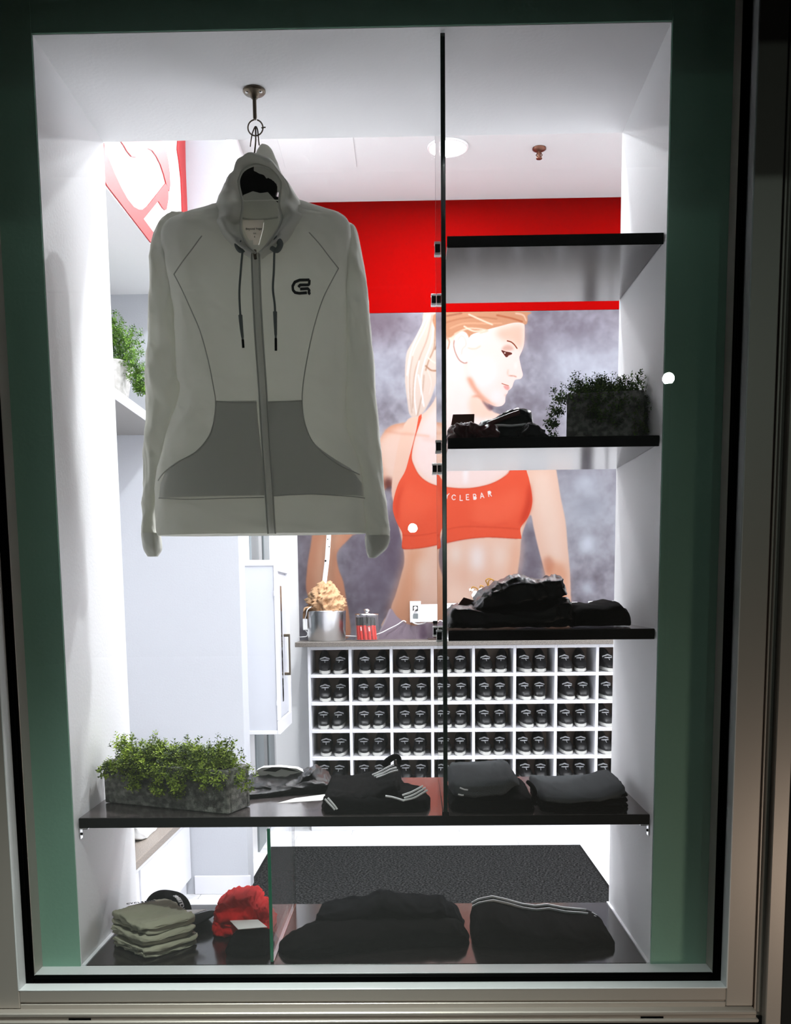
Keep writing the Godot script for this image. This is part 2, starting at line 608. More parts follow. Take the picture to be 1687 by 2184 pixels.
func shell() -> void:
	O = Vector3.ZERO
	var s := st()
	box(s, Vector3(-1.46, 0, NB), Vector3(NL, CEIL, NF))
	struct("wall_left", s, M.white_paint)
	s = st()
	box(s, Vector3(NR, 0, NB), Vector3(3.2, CEIL, NF))
	struct("wall_right", s, M.white_paint)
	s = st()
	box(s, Vector3(NL, NT, NB), Vector3(NR, CEIL, NF))
	struct("ceiling_niche", s, M.white_paint)
	s = st()
	box(s, Vector3(NL, 0, NB), Vector3(NR, 0.548, NF))
	struct("wall_front", s, M.white_paint)
	s = st()                                                        # boards added round the niche opening, facing the pane, to carry the green light as colour
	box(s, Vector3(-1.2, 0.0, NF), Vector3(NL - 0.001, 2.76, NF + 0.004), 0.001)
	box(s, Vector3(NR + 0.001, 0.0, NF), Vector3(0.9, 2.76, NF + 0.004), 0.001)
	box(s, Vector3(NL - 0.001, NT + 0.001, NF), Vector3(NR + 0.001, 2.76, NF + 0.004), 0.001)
	struct("trim_3", s, M.green_lit_white)
	s = st()
	box(s, Vector3(NL, 0.548, NB), Vector3(NL + 0.009, ND + 0.002, NF))
	box(s, Vector3(NR - 0.006, 0.548, NB), Vector3(NR, ND + 0.002, NF))
	struct("trim_1", s, M.white_laminate)
	s = st()
	box(s, Vector3(-1.60, 0, BACK - 0.15), Vector3(-1.46, CEIL, NF))
	struct("wall_side_left", s, M.white_paint)
	s = st()
	box(s, Vector3(3.2, 0, BACK - 0.15), Vector3(3.35, CEIL, NF))
	struct("wall_side_right", s, M.white_paint)
	s = st()
	box(s, Vector3(SIDE - 0.7, 0, BACK - 0.15), Vector3(3.2, CEIL, BACK))
	struct("wall_back", s, M.white_paint)
	s = st()
	box(s, Vector3(SIDE, 3.098, BACK), Vector3(3.2, CEIL, BACK + 0.012))
	struct("trim_2", s, M.red_paint)
	s = st()                                                        # wall across the left part of the shop, and the passage wall behind it
	box(s, Vector3(-1.46, 0, -4.72), Vector3(-0.785, CEIL, -4.56))
	struct("wall_partition", s, M.partition_paint)
	s = st()
	box(s, Vector3(-1.46, 0, BACK), Vector3(SIDE, CEIL, -4.72))
	struct("wall_passage", s, M.white_paint)
	s = st()
	box(s, Vector3(-1.6, CEIL, BACK - 0.15), Vector3(3.35, CEIL + 0.15, NF))
	struct("ceiling", s, M.ceiling_paint)
	s = st()
	box(s, Vector3(-0.665, CEIL - 0.004, -5.715), Vector3(-0.275, CEIL, -5.30), 0.002)
	tag(put("access_panel", s, M.ceiling_paint), "flat square access panel set in the shop ceiling left of the downlight", "ceiling panel")
	s = st()
	box(s, Vector3(-1.6, -0.2, BACK - 0.15), Vector3(3.35, -0.006, NB))
	var fl := struct("floor", s, M.grout)
	var w := 0.646                                                    # floor tiles, 0.646 m wide and half as deep, every row shifted
	for r in 12:
		var z1 := NB - r * 0.323
		var off := 0.28 if r % 2 == 0 else -0.043
		for c in range(-3, 6):
			var x0 := maxf(off + c * w, -1.46)
			var x1 := minf(off + (c + 1) * w, 3.2)
			if x1 - x0 < 0.02 or z1 - 0.323 < BACK - 0.25: continue
			s = st()
			box(s, Vector3(x0 + 0.001, -0.02, maxf(z1 - 0.322, BACK)), Vector3(x1 - 0.001, 0.0, z1 - 0.001), 0.0015)
			put("tile", s, M.floor_tile, fl)
	s = st()
	box(s, Vector3(-0.865, 0, BACK), Vector3(SIDE + 0.012, 0.09, -5.98), 0.002)
	box(s, Vector3(-1.04, 0, -4.56), Vector3(-0.773, 0.09, -4.548), 0.002)
	struct("baseboard_side", s, M.white_laminate)
	# fire sprinkler
	var at := Vector3(0.693, CEIL, -5.54)
	var t := thing("sprinkler", at, "small brass fire sprinkler head hanging from the shop ceiling right of the downlight", "sprinkler")
	s = st()
	lathe(s, [Vector2(0.036, 0.0), Vector2(0.036, -0.007), Vector2(0.02, -0.016), Vector2(0.012, -0.018)], at, 20)
	put("escutcheon", s, M.brass, t)
	s = st()
	lathe(s, [Vector2(0.010, -0.016), Vector2(0.010, -0.03), Vector2(0.006, -0.05)], at, 12)
	for sx in [-1, 1]:
		tube(s, [at + Vector3(0.009 * sx, -0.024, 0), at + Vector3(0.016 * sx, -0.034, 0), at + Vector3(0.004 * sx, -0.05, 0)], 0.003, 6)
	put("frame", s, M.brass, t)
	s = st()
	lathe(s, [Vector2(0.016, -0.05), Vector2(0.016, -0.053), Vector2(0.0, -0.053)], at, 16)
	put("deflector", s, M.brass, t)

func facade() -> void:
	O = Vector3.ZERO
	var s := st()
	box(s, Vector3(-9, -0.2, NF), Vector3(9, 0, 24))
	struct("pavement", s, M.pavement)
	s = st()
	box(s, Vector3(0.763, 0, -2.08), Vector3(3.35, 4.2, -1.972))
	struct("wall_facade_right", s, M.night_cladding)
	s = st()
	box(s, Vector3(-3.35, 0, -2.08), Vector3(-0.915, 4.2, -1.972))
	struct("wall_facade_left", s, M.night_cladding)
	s = st()
	box(s, Vector3(-0.915, 2.76, -2.08), Vector3(0.763, 4.2, -1.972))
	struct("wall_facade_top", s, M.night_cladding)
	s = st()
	box(s, Vector3(-0.915, 0, -2.08), Vector3(0.763, 0.49, -1.99))
	struct("wall_facade_base", s, M.night_cladding)
	s = st()
	box(s, Vector3(-3.0, 2.78, -1.972), Vector3(3.0, 2.9, -0.55), 0.01)
	box(s, Vector3(-3.0, 2.42, -0.58), Vector3(3.0, 2.79, -0.55), 0.004)  # front drop added out of view to shade the band above the niche
	tag(put("canopy", s, M.night_cladding), "dark flat canopy over the shop window with an added front drop for shade", "canopy")

func window_frame() -> void:
	O = Vector3.ZERO
	var w := Node3D.new()
	w.name = "window_1"
	add_child(w)
	w.set_meta("kind", "structure")
	var xl := -0.816
	var xr := 0.634
	var yb := 0.5725
	var yt := 2.72
	var s := st()
	box(s, Vector3(xl - 0.008, yb - 0.008, -2.0315), Vector3(xr + 0.008, yt, -2.0285))
	put("pane", s, M.pane, w)
	# inner ledge between the pane and the niche
	s = st()
	box(s, Vector3(xl - 0.01, ND - 0.03, NF), Vector3(xr + 0.03, ND, -2.036), 0.001)
	put("ledge", s, M.white_plastic, w)
	s = st()
	box(s, Vector3(xl - 0.03, ND, NF), Vector3(xl - 0.003, yt, -2.036), 0.001)
	put("reveal", s, M.aluminium, w)
	s = st()
	box(s, Vector3(xr + 0.003, ND, NF), Vector3(xr + 0.03, yt, -2.036), 0.001)
	put("reveal", s, M.aluminium, w)
	# rubber gaskets with their raised lip
	for g in [[Vector3(xl - 0.02, yb - 0.02, -2.028), Vector3(xl, yt, -2.022)], [Vector3(xr, yb - 0.02, -2.028), Vector3(xr + 0.02, yt, -2.022)], [Vector3(xl, yb - 0.02, -2.028), Vector3(xr, yb, -2.022)]]:
		s = st()
		box(s, g[0], g[1], 0.002)
		var a: Vector3 = g[0]
		var b: Vector3 = g[1]
		if b.x - a.x > 0.1:
			box(s, Vector3(a.x, b.y - 0.007, -2.0222), Vector3(b.x, b.y - 0.003, -2.019), 0.0012)
		else:
			var c := a.x + 0.012 if a.x < 0 else b.x - 0.012
			box(s, Vector3(c - 0.002, a.y + 0.015, -2.0222), Vector3(c + 0.002, b.y, -2.019), 0.0012)
		put("gasket", s, M.rubber, w)
	# aluminium rails: bottom rail with a groove, sill with two lips, mullions
	var zf := -1.985
	s = st()
	box(s, Vector3(xl - 0.018, 0.527, -2.04), Vector3(xr + 0.017, 0.5545, zf), 0.0015)
	box(s, Vector3(xl - 0.018, 0.522, -2.04), Vector3(xr + 0.017, 0.528, zf - 0.004), 0.0)
	box(s, Vector3(xl - 0.018, 0.498, -2.04), Vector3(xr + 0.017, 0.5235, zf), 0.0015)
	put("bottom_rail", s, M.aluminium, w)
	s = st()
	box(s, Vector3(-0.95, 0.5035, -2.04), Vector3(0.7085, 0.513, -1.962), 0.0025)
	box(s, Vector3(-0.95, 0.4935, -2.04), Vector3(0.7085, 0.504, -1.966), 0.001)
	box(s, Vector3(-0.95, 0.489, -2.04), Vector3(0.712, 0.4965, -1.958), 0.002)
	put("sill", s, M.aluminium, w)
	for x in [-0.725, 0.47]:
		s = st()
		box(s, Vector3(x, 0.4965, -1.967), Vector3(x + 0.047, 0.5005, -1.9652))
		put("weep_slot", s, M.rubber, w)
	s = st()
	box(s, Vector3(xr + 0.017, 0.5135, -2.04), Vector3(0.7075, yt + 0.04, zf), 0.002)
	put("mullion", s, M.aluminium, w)
	s = st()
	box(s, Vector3(0.713, 0.49, -2.04), Vector3(0.7295, yt + 0.04, -1.993), 0.001)
	tube(s, [Vector3(0.7215, 0.50, -1.992), Vector3(0.7215, yt, -1.992)], 0.004, 8)
	put("cover_strip", s, M.aluminium, w)
	s = st()
	box(s, Vector3(0.7075, 0.49, -2.04), Vector3(0.713, yt, -2.0), 0.0)
	put("joint_seal", s, M.rubber, w)
	s = st()
	box(s, Vector3(0.7295, 0.40, -2.04), Vector3(0.7625, yt + 0.04, -1.972), 0.002)
	put("mullion", s, M.aluminium, w)
	s = st()
	box(s, Vector3(-0.915, 0.5135, -2.04), Vector3(xl - 0.018, yt + 0.04, zf), 0.002)
	put("mullion", s, M.aluminium, w)
	# white stops round the pane, mitred at the corners: return faces that look into the opening
	for g in [[Vector3(xl - 0.021, 0.5525, -2.022), Vector3(xl - 0.0175, yt, zf + 0.0005)], [Vector3(xr + 0.0165, 0.5525, -2.022), Vector3(xr + 0.02, yt, zf + 0.0005)], [Vector3(xl - 0.018, 0.552, -2.022), Vector3(xr + 0.017, 0.5553, zf + 0.0005)]]:
		s = st()
		box(s, g[0], g[1], 0.001)
		put("glazing_stop", s, M.white_plastic, w)
	s = st()
	box(s, Vector3(xl - 0.03, yt, -2.07), Vector3(xr + 0.03, yt + 0.05, zf), 0.002)
	put("top_rail", s, M.aluminium, w)


# ---------------------------------------------------------------- inside the shop

func bulkhead_sign() -> void:
	O = Vector3.ZERO
	var a := Vector3(-1.02, 0, -2.54)
	var dir := Vector3(-0.967 + 1.02, 0, -4.56 + 2.54).normalized()
	var frame := Transform3D(Basis(dir, Vector3.UP, dir.cross(Vector3.UP)), a)
	var bt := 2.733
	var s := st()
	box(s, Vector3(0, bt, -0.45), Vector3(2.02, CEIL, 0), 0.0, frame)
	struct("wall_bulkhead", s, M.white_paint)
	# red vinyl emblem along the lower part of the bulkhead: a sweeping band, a curved hook and an upright stroke
	var base := frame * Vector3(1.2, bt, 0.0)
	var t := thing("wall_emblem", base, "large pale red curved emblem on the white bulkhead at the upper left", "sign")
	var f2 := frame
	f2.origin = frame * Vector3(0, 0, 0.001)
	s = st()
	prism(s, PackedVector2Array([Vector2(0.894, 2.8652), Vector2(0.9318, 2.838), Vector2(0.9951, 2.8127), Vector2(1.0622, 2.7945), Vector2(1.1333, 2.7837), Vector2(1.2038, 2.7855), Vector2(1.2676, 2.7999), Vector2(1.3227, 2.8206), Vector2(1.3811, 2.8543), Vector2(1.6608, 3.0475), Vector2(1.7021, 3.0443), Vector2(1.6957, 3.0005), Vector2(1.66, 2.9475), Vector2(1.6379, 2.9374), Vector2(1.603, 2.9313), Vector2(1.5501, 2.934), Vector2(1.5368, 2.9323), Vector2(1.3238, 2.7882), Vector2(1.4642, 2.7868), Vector2(1.4718, 2.7517), Vector2(1.4065, 2.7343), Vector2(0.9036, 2.739), Vector2(0.8862, 2.7466), Vector2(0.8842, 2.7963)]), f2, 0.004)
	put("sweeping_band", s, M.sign_red, t)
	s = st()
	prism(s, PackedVector2Array([Vector2(1.0051, 2.9507), Vector2(1.1157, 2.9526), Vector2(1.1465, 2.949), Vector2(1.2006, 2.9533), Vector2(1.2589, 2.9748), Vector2(1.3087, 3.0056), Vector2(1.3735, 3.0496), Vector2(1.419, 3.0741), Vector2(1.4771, 3.0924), Vector2(1.5348, 3.0966), Vector2(1.5927, 3.0899), Vector2(1.637, 3.0714), Vector2(1.6682, 3.0504), Vector2(1.7154, 3.0387), Vector2(1.7341, 3.0696), Vector2(1.7336, 3.1144), Vector2(1.718, 3.1528), Vector2(1.6937, 3.1782), Vector2(1.669, 3.1976), Vector2(1.6476, 3.2373)]), f2, 0.004)
	put("hook", s, M.sign_red, t)
	s = st()
	prism(s, PackedVector2Array([Vector2(1.9084, 3.3536), Vector2(1.8731, 3.2678), Vector2(1.8976, 3.2281), Vector2(1.9201, 3.1718), Vector2(1.9248, 3.0982), Vector2(1.9212, 3.0211), Vector2(2.0142, 3.0555), Vector2(2.0121, 3.1513), Vector2(2.01, 3.2465), Vector2(2.017, 3.3488), Vector2(2.0254, 3.4058)]), f2, 0.004)
	put("upright", s, M.sign_red, t)

func side_wall_things() -> void:
	# wall cabinet on the passage wall, its door turned to the room
	var base := Vector3(-0.865, 0.722, -4.885)
	var t := thing("wall_cabinet", base, "tall narrow white wall cabinet hung beside the partition, seen from its side", "cabinet")
	var s := st()
	box(s, Vector3(-0.863, 0.722, -5.36), Vector3(-0.672, 1.583, -4.89), 0.003)
	put("body", s, M.cabinet_paint, t)
	s = st()                                                        # rails proud of the side panel
	box(s, Vector3(-0.863, 1.555, -4.893), Vector3(-0.668, 1.583, -4.882), 0.002)
	box(s, Vector3(-0.863, 0.722, -4.893), Vector3(-0.668, 0.742, -4.882), 0.002)
	box(s, Vector3(-0.863, 0.742, -4.893), Vector3(-0.853, 1.555, -4.884), 0.001)
	put("side_frame", s, M.white_laminate, t)
	s = st()
	box(s, Vector3(-0.672, 0.722, -5.365), Vector3(-0.657, 0.79, -4.88), 0.002)
	box(s, Vector3(-0.672, 1.53, -5.365), Vector3(-0.657, 1.585, -4.88), 0.002)
	box(s, Vector3(-0.672, 0.79, -4.93), Vector3(-0.657, 1.53, -4.88), 0.002)
	box(s, Vector3(-0.672, 0.79, -5.365), Vector3(-0.657, 1.53, -5.31), 0.002)
	put("door_frame", s, M.white_laminate, t)
	s = st()
	box(s, Vector3(-0.674, 0.80, -5.305), Vector3(-0.664, 1.52, -4.935), 0.002)
	var d := put("door", s, M.cabinet_paint, t)
	s = st()
	box(s, Vector3(-0.666, 0.87, -5.10), Vector3(-0.6635, 1.46, -5.05))
	put("slot", s, M.dark_glass, d)
	s = st()
	for q in [[1.20, 1.215], [1.0, 1.015]]:
		box(s, Vector3(-0.664, q[0], -5.16), Vector3(-0.636, q[1], -5.145), 0.002)
	box(s, Vector3(-0.640, 1.0, -5.162), Vector3(-0.632, 1.215, -5.143), 0.002)
	put("handle", s, M.dull_steel, d)
	for yy in [1.42, 0.88]:
		s = st()
		lathe(s, [Vector2(0.006, -0.012), Vector2(0.006, 0.012)], Vector3(-0.668, yy, -4.878), 10)
		put("hinge", s, M.white_laminate, t)
	# door in the passage wall
	O = Vector3.ZERO
	var w := Node3D.new()
	w.name = "door_1"
	add_child(w)
	w.set_meta("kind", "structure")
	s = st()
	box(s, Vector3(-0.865, 0, -6.05), Vector3(-0.853, 2.1, -5.83), 0.002)
	put("jamb", s, M.grey_frame, w)
	s = st()
	box(s, Vector3(-0.865, 0, -5.62), Vector3(-0.853, 2.1, -5.36), 0.002)
	put("jamb", s, M.grey_frame, w)
	s = st()
	box(s, Vector3(-0.868, 0.05, -5.83), Vector3(-0.860, 2.1, -5.62))
	put("pane", s, M.dark_glass, w)
	s = st()
	box(s, Vector3(-0.865, 2.1, -6.05), Vector3(-0.853, 2.17, -5.36), 0.002)
	put("lintel", s, M.grey_frame, w)

func bench() -> void:
	var base := Vector3(-1.25, 0, -3.55)
	var t := thing("bench", base, "long low white bench with grey-brown seat along the left shop wall", "bench")
	var s := st()
	box(s, Vector3(-1.455, 0.375, -4.555), Vector3(-1.04, 0.41, -2.56), 0.003)
	put("seat", s, M.bench_top, t)
	var z := -2.56
	for q in [[-2.56, -3.08], [-3.095, -3.68], [-3.71, -4.13], [-4.135, -4.553]]:
		s = st()
		box(s, Vector3(-1.075, 0.08, q[1]), Vector3(-1.055, 0.352, q[0]), 0.002)
		put("front_panel", s, M.white_laminate, t)
	s = st()
	box(s, Vector3(-1.075, 0.355, -4.553), Vector3(-1.05, 0.374, -2.56), 0.002)
	put("rail", s, M.white_laminate, t)
	s = st()
	box(s, Vector3(-1.44, 0, -4.553), Vector3(-1.08, 0.374, -2.56))
	put("carcass", s, M.white_laminate, t)
	# things lying on the bench
	var at := Vector3(-1.2, 0.41, -3.72)
	t = thing("duffel_bag", at, "black rounded duffel bag on the bench, mostly hidden by the niche wall", "bag")
	s = st()
	pile(s, [[-1.36, 0.411, 0.50, -3.52, -3.80], [-1.26, 0.411, 0.555, -3.5, -3.82], [-1.15, 0.411, 0.55, -3.5, -3.82], [-1.085, 0.411, 0.50, -3.52, -3.80]], 0.0, 0.004, 12.0, 0.05, 0.75, 3.0)
	put("body", s, M.black_nylon, t)
	s = st()
	tube(s, spline([Vector3(-1.30, 0.53, -3.55), Vector3(-1.28, 0.60, -3.6), Vector3(-1.2, 0.61, -3.62), Vector3(-1.16, 0.54, -3.55)]), 0.008, 6)
	put("strap", s, M.black_nylon, t)
	at = Vector3(-1.15, 0.41, -4.06)
	t = thing("folded_towel", at, "white folded towel lying on the bench beside the black bag", "towel")
	s = st()
	pile(s, [[-1.30, 0.411, 0.48, -3.9, -4.2], [-1.2, 0.411, 0.50, -3.88, -4.22], [-1.1, 0.411, 0.485, -3.9, -4.2]], 3.0, 0.003, 12.0, 0.02, 0.5, 5.0)
	put("cloth", s, M.white_print, t)

func wall_shelf() -> void:
	var base := Vector3(-1.27, 2.128, -3.7)
	var t := thing("wall_shelf", base, "thick white shelf high on the left shop wall under a potted plant", "shelf")
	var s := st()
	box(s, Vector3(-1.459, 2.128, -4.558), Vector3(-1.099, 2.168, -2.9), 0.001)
	put("board", s, M.shaded_laminate, t)  # white board greyed to stand for its shaded underside
	s = st()
	box(s, Vector3(-1.099, 2.128, -4.558), Vector3(-1.095, 2.1685, -2.9), 0.001)
	put("front_edge", s, M.white_laminate, t)
	var c := Vector3(-1.255, 2.169, -4.2)
	t = thing("potted_plant", c, "green trailing plant in a pale tapered pot on the high wall shelf", "potted plant")
	s = st()
	var rows := []
	for q in [[0.075, 0.0], [0.105, 0.175], [0.108, 0.18], [0.10, 0.18], [0.095, 0.15]]:
		var ring := PackedVector3Array()
		for k in 32:
			var a: float = TAU * k / 32
			ring.append(c + Vector3(signf(cos(a)) * pow(absf(cos(a)), 0.5) * q[0], q[1], signf(sin(a)) * pow(absf(sin(a)), 0.5) * q[0]))
		rows.append(ring)
	grid(s, rows, true, Vector3.ZERO, true, true)
	put("pot", s, M.pale_pot, t)
	foliage(t, c + Vector3(0, 0.17, 0), Vector3(0.13, 0.19, 0.12), 1500, Color(0.03, 0.09, 0.006), Color(0.22, 0.42, 0.05), 0.022, [[Vector3(0.11, 0.10, 0.04), 0.07], [Vector3(0.135, 0.03, 0.06), 0.06], [Vector3(0.15, -0.04, 0.05), 0.045], [Vector3(0.16, -0.09, 0.05), 0.03], [Vector3(0.05, 0.15, 0.06), 0.06]])

# leaves on short sprigs, spread through a dome and through extra tufts [offset, radius]
func foliage(parent: Node3D, at: Vector3, half: Vector3, count: int, dark: Color, light: Color, size: float, tufts := []) -> void:
	var s := st()
	O = Vector3.ZERO
	s.set_smooth_group(-1)
	for k in 5:                                                     # one sprig: a thin stem with five small folded leaves
		var a := TAU * k * 0.38
		var h := 0.35 + 0.16 * k
		var d := Vector3(cos(a), 0.55, sin(a)).normalized()
		var sd := Vector3(-sin(a), 0, cos(a))
		var p := Vector3(0, h, 0)
		var l := 0.62 - 0.07 * k
		var e0 := p + d * l * 0.5 + sd * l * 0.26
		var e1 := p + d * l * 0.5 - sd * l * 0.26
		var tip := p + d * l + Vector3(0, -0.08 * l, 0)
		var m := p + d * l * 0.5 + Vector3(0, -0.10 * l, 0)
		for q in [[p, e0, m], [e0, tip, m], [p, m, e1], [m, tip, e1]]:
			for v in q: s.add_vertex(v)
	for q in [[Vector3(0.03, 0, 0), Vector3(0, 1.0, 0), Vector3(-0.02, 0, 0.02)], [Vector3(-0.02, 0, 0.02), Vector3(0, 1.0, 0), Vector3(-0.02, 0, -0.02)]]:
		for v in q: s.add_vertex(v)
	s.generate_normals()
	var mm := MultiMesh.new()
	mm.transform_format = MultiMesh.TRANSFORM_3D
	mm.use_colors = true
	mm.mesh = s.commit()
	mm.instance_count = count
	for i in count:
		var dir := Vector3(rng.randfn(), rng.randfn(), rng.randfn()).normalized()
		var p: Vector3
		if tufts.size() and rng.randf() < minf(0.6, 0.09 * tufts.size()):
			var tf = tufts[rng.randi() % tufts.size()]
			p = at + tf[0] + dir * tf[1] * pow(rng.randf(), 0.5)
		else:
			dir.y = absf(dir.y)
			p = at + dir * half * (0.35 + 0.65 * pow(rng.randf(), 0.5))
		var up := (dir + Vector3(0, 0.9, 0) + Vector3(rng.randfn(), rng.randfn(), rng.randfn()) * 0.35).normalized()
		var x := up.cross(Vector3(rng.randfn(), rng.randfn(), rng.randfn())).normalized()
		var sc := size * rng.randf_range(0.65, 1.35)
		mm.set_instance_transform(i, Transform3D(Basis(x, up, x.cross(up)).scaled(Vector3.ONE * sc), p - up * sc * 0.6 - parent.position))
		mm.set_instance_color(i, dark.lerp(light, pow(rng.randf(), 1.3)))
	var o := MultiMeshInstance3D.new()
	o.name = "foliage"
	o.multimesh = mm
	o.material_override = M.leaf
	o.set_meta("kind", "stuff")
	parent.add_child(o, true)

const ORD := ["first", "second", "third", "fourth", "fifth", "sixth", "seventh", "eighth", "ninth"]

func cubbies() -> void:
	var x0 := -0.6169
	var px := 0.2438
	var py := 0.1655
	var zf := -5.85
	var y1 := 1.1195                                                 # top of the unit, under the counter
	var cols := 9
	var base := Vector3(x0 + px * 4.5, 0, -6.02)
	var t := thing("shoe_cubby_unit", base, "white cubby unit of square compartments filled with black shoes", "shoe rack")
	var s := st()
	box(s, Vector3(x0, 0.09, BACK + 0.001), Vector3(x0 + cols * px + 0.017, y1, BACK + 0.02))
	put("back_panel", s, M.cubby_back, t)
	for c in cols + 1:
		s = st()
		var xc := x0 + 0.0085 + c * px
		box(s, Vector3(xc - 0.0085, 0.09, BACK + 0.02), Vector3(xc + 0.0085, y1, zf), 0.0015)
		put("side_panel" if c in [0, cols] else "divider", s, M.white_laminate, t)
	for r in 7:
		var yy := y1 - 0.0195 - r * py
		for c in cols:
			s = st()
			box(s, Vector3(x0 + 0.017 + c * px, yy, BACK + 0.02), Vector3(x0 + px + c * px, yy + 0.0195, zf + 0.001), 0.0015)
			put("shelf_board", s, M.white_laminate, t)
	s = st()
	box(s, Vector3(x0, 0.0, BACK + 0.02), Vector3(x0 + cols * px + 0.017, 0.098, zf - 0.03))
	put("plinth", s, M.white_laminate, t)
	# counter board on top
	base = Vector3(0.5, y1, -6.0)
	t = thing("counter_board", base, "grey-brown stone counter board lying on the shoe cubbies", "counter")
	s = st()
	box(s, Vector3(-0.682, y1 + 0.0005, BACK), Vector3(1.75, y1 + 0.0285, -5.79), 0.002)
	put("board", s, M.stone_top, t)
	# shoes: one pair is built, the others are copies; rows without any view of a shoe are left empty
	var proto := {}
	for side in [-1, 1]: proto[side] = make_shoe(side)
	var first := {-1: true, 1: true}
	rng.seed = 21
	for r in 5:
		for c in 8:
			var yy := y1 - 0.0195 - (r + 1) * py + 0.0195 + 0.0006
			var jit := rng.randf_range(-0.010, 0.010)
			var turn := rng.randf_range(-0.03, 0.03)
			for side in [-1, 1]:
				var o: Node3D = proto[side]
				if not first[side]:
					o = o.duplicate()
					add_child(o)
					o.name = numbered("cycling_shoe")
				first[side] = false
				var cx: float = x0 + 0.0085 + (c + 0.5) * px + jit
				o.position = Vector3(cx + side * 0.0385, yy, -5.872 + rng.randf_range(-0.012, 0.006))
				o.scale = Vector3(0.90, 1.12, 1.0)
				o.rotation.y = -side * 0.09 + turn
				tag(o, "black cycling shoe, %s of the pair in the %s cubby of the %s row" % ["left one" if side < 0 else "right one", ORD[c], ["top", "second", "third", "fourth", "fifth"][r]], "shoe", "black cycling shoes in the cubbies")

func make_shoe(side: int) -> Node3D:
	var t := thing("cycling_shoe", Vector3.ZERO, "", "shoe")
	# toe at z = 0 towards the room, heel at z = -0.25
	var s := st()
	var rows := []
	for q in [[0.0, 0.022, 0.018], [-0.008, 0.031, 0.021], [-0.04, 0.038, 0.022], [-0.10, 0.039, 0.023], [-0.17, 0.031, 0.024], [-0.23, 0.031, 0.026], [-0.255, 0.024, 0.027], [-0.262, 0.010, 0.027]]:
		var ring := PackedVector3Array()
		for k in 16:
			var a := TAU * k / 16
			ring.append(Vector3(signf(cos(a)) * pow(absf(cos(a)), 0.5) * q[1], q[2] / 2.0 + signf(sin(a)) * pow(absf(sin(a)), 0.5) * q[2] / 2.0, q[0]))
		rows.append(ring)
	grid(s, rows, true, Vector3.ZERO, true, true)
	put("sole", s, M.shoe_sole, t)
	s = st()
	rows = []
	for q in [[0.001, 0.020, 0.030, 0.0], [-0.010, 0.032, 0.044, 0.0], [-0.035, 0.0385, 0.058, 0.0], [-0.08, 0.041, 0.074, 0.0], [-0.12, 0.040, 0.090, 0.0], [-0.15, 0.040, 0.105, 0.0], [-0.18, 0.046, 0.116, 0.0], [-0.225, 0.046, 0.120, 0.0], [-0.252, 0.036, 0.116, 0.0], [-0.262, 0.016, 0.095, 0.0]]:
		var ring := PackedVector3Array()
		for k in 20:
			var a := TAU * k / 20
			var y: float = 0.017 + (q[2] - 0.017) * (0.5 + 0.5 * signf(sin(a)) * pow(absf(sin(a)), 0.8))
			var taper: float = 1.0 - 0.42 * pow(clampf((y - 0.03) / 0.085, 0.0, 1.0), 1.5)
			ring.append(Vector3(signf(cos(a)) * pow(absf(cos(a)), 0.6) * q[1] * taper, y, q[0]))
		rows.append(ring)
	grid(s, rows, true, Vector3.ZERO, true, true)
	put("upper", s, M.shoe_upper, t)
	for k in 2:                                                     # two pale straps across the instep
		s = st()
		var z: float = [-0.064, -0.092][k]
		var top: float = [0.0715, 0.0835][k]
		var line := []
		var w: float = [0.023, 0.031][k]
		for j in 9:
			var f := j / 4.0 - 1.0
			line.append(Vector3(f * w, top - (0.010 * pow(absf(f), 3.0) if k == 1 else 0.0015 * f * f) + 0.002 * cos(f * 6.0) * k, z - 0.012 * f * f))
		tube(s, line, 0.0044 if k == 1 else 0.0034, 6)
		put("strap", s, M.shoe_strap, t)
	s = st()
	tube(s, [Vector3(0, 0.058, -0.04), Vector3(0.0, 0.071, -0.068)], 0.003, 6, 0.002)
	put("tongue_mark", s, M.shoe_strap, t)
	return t



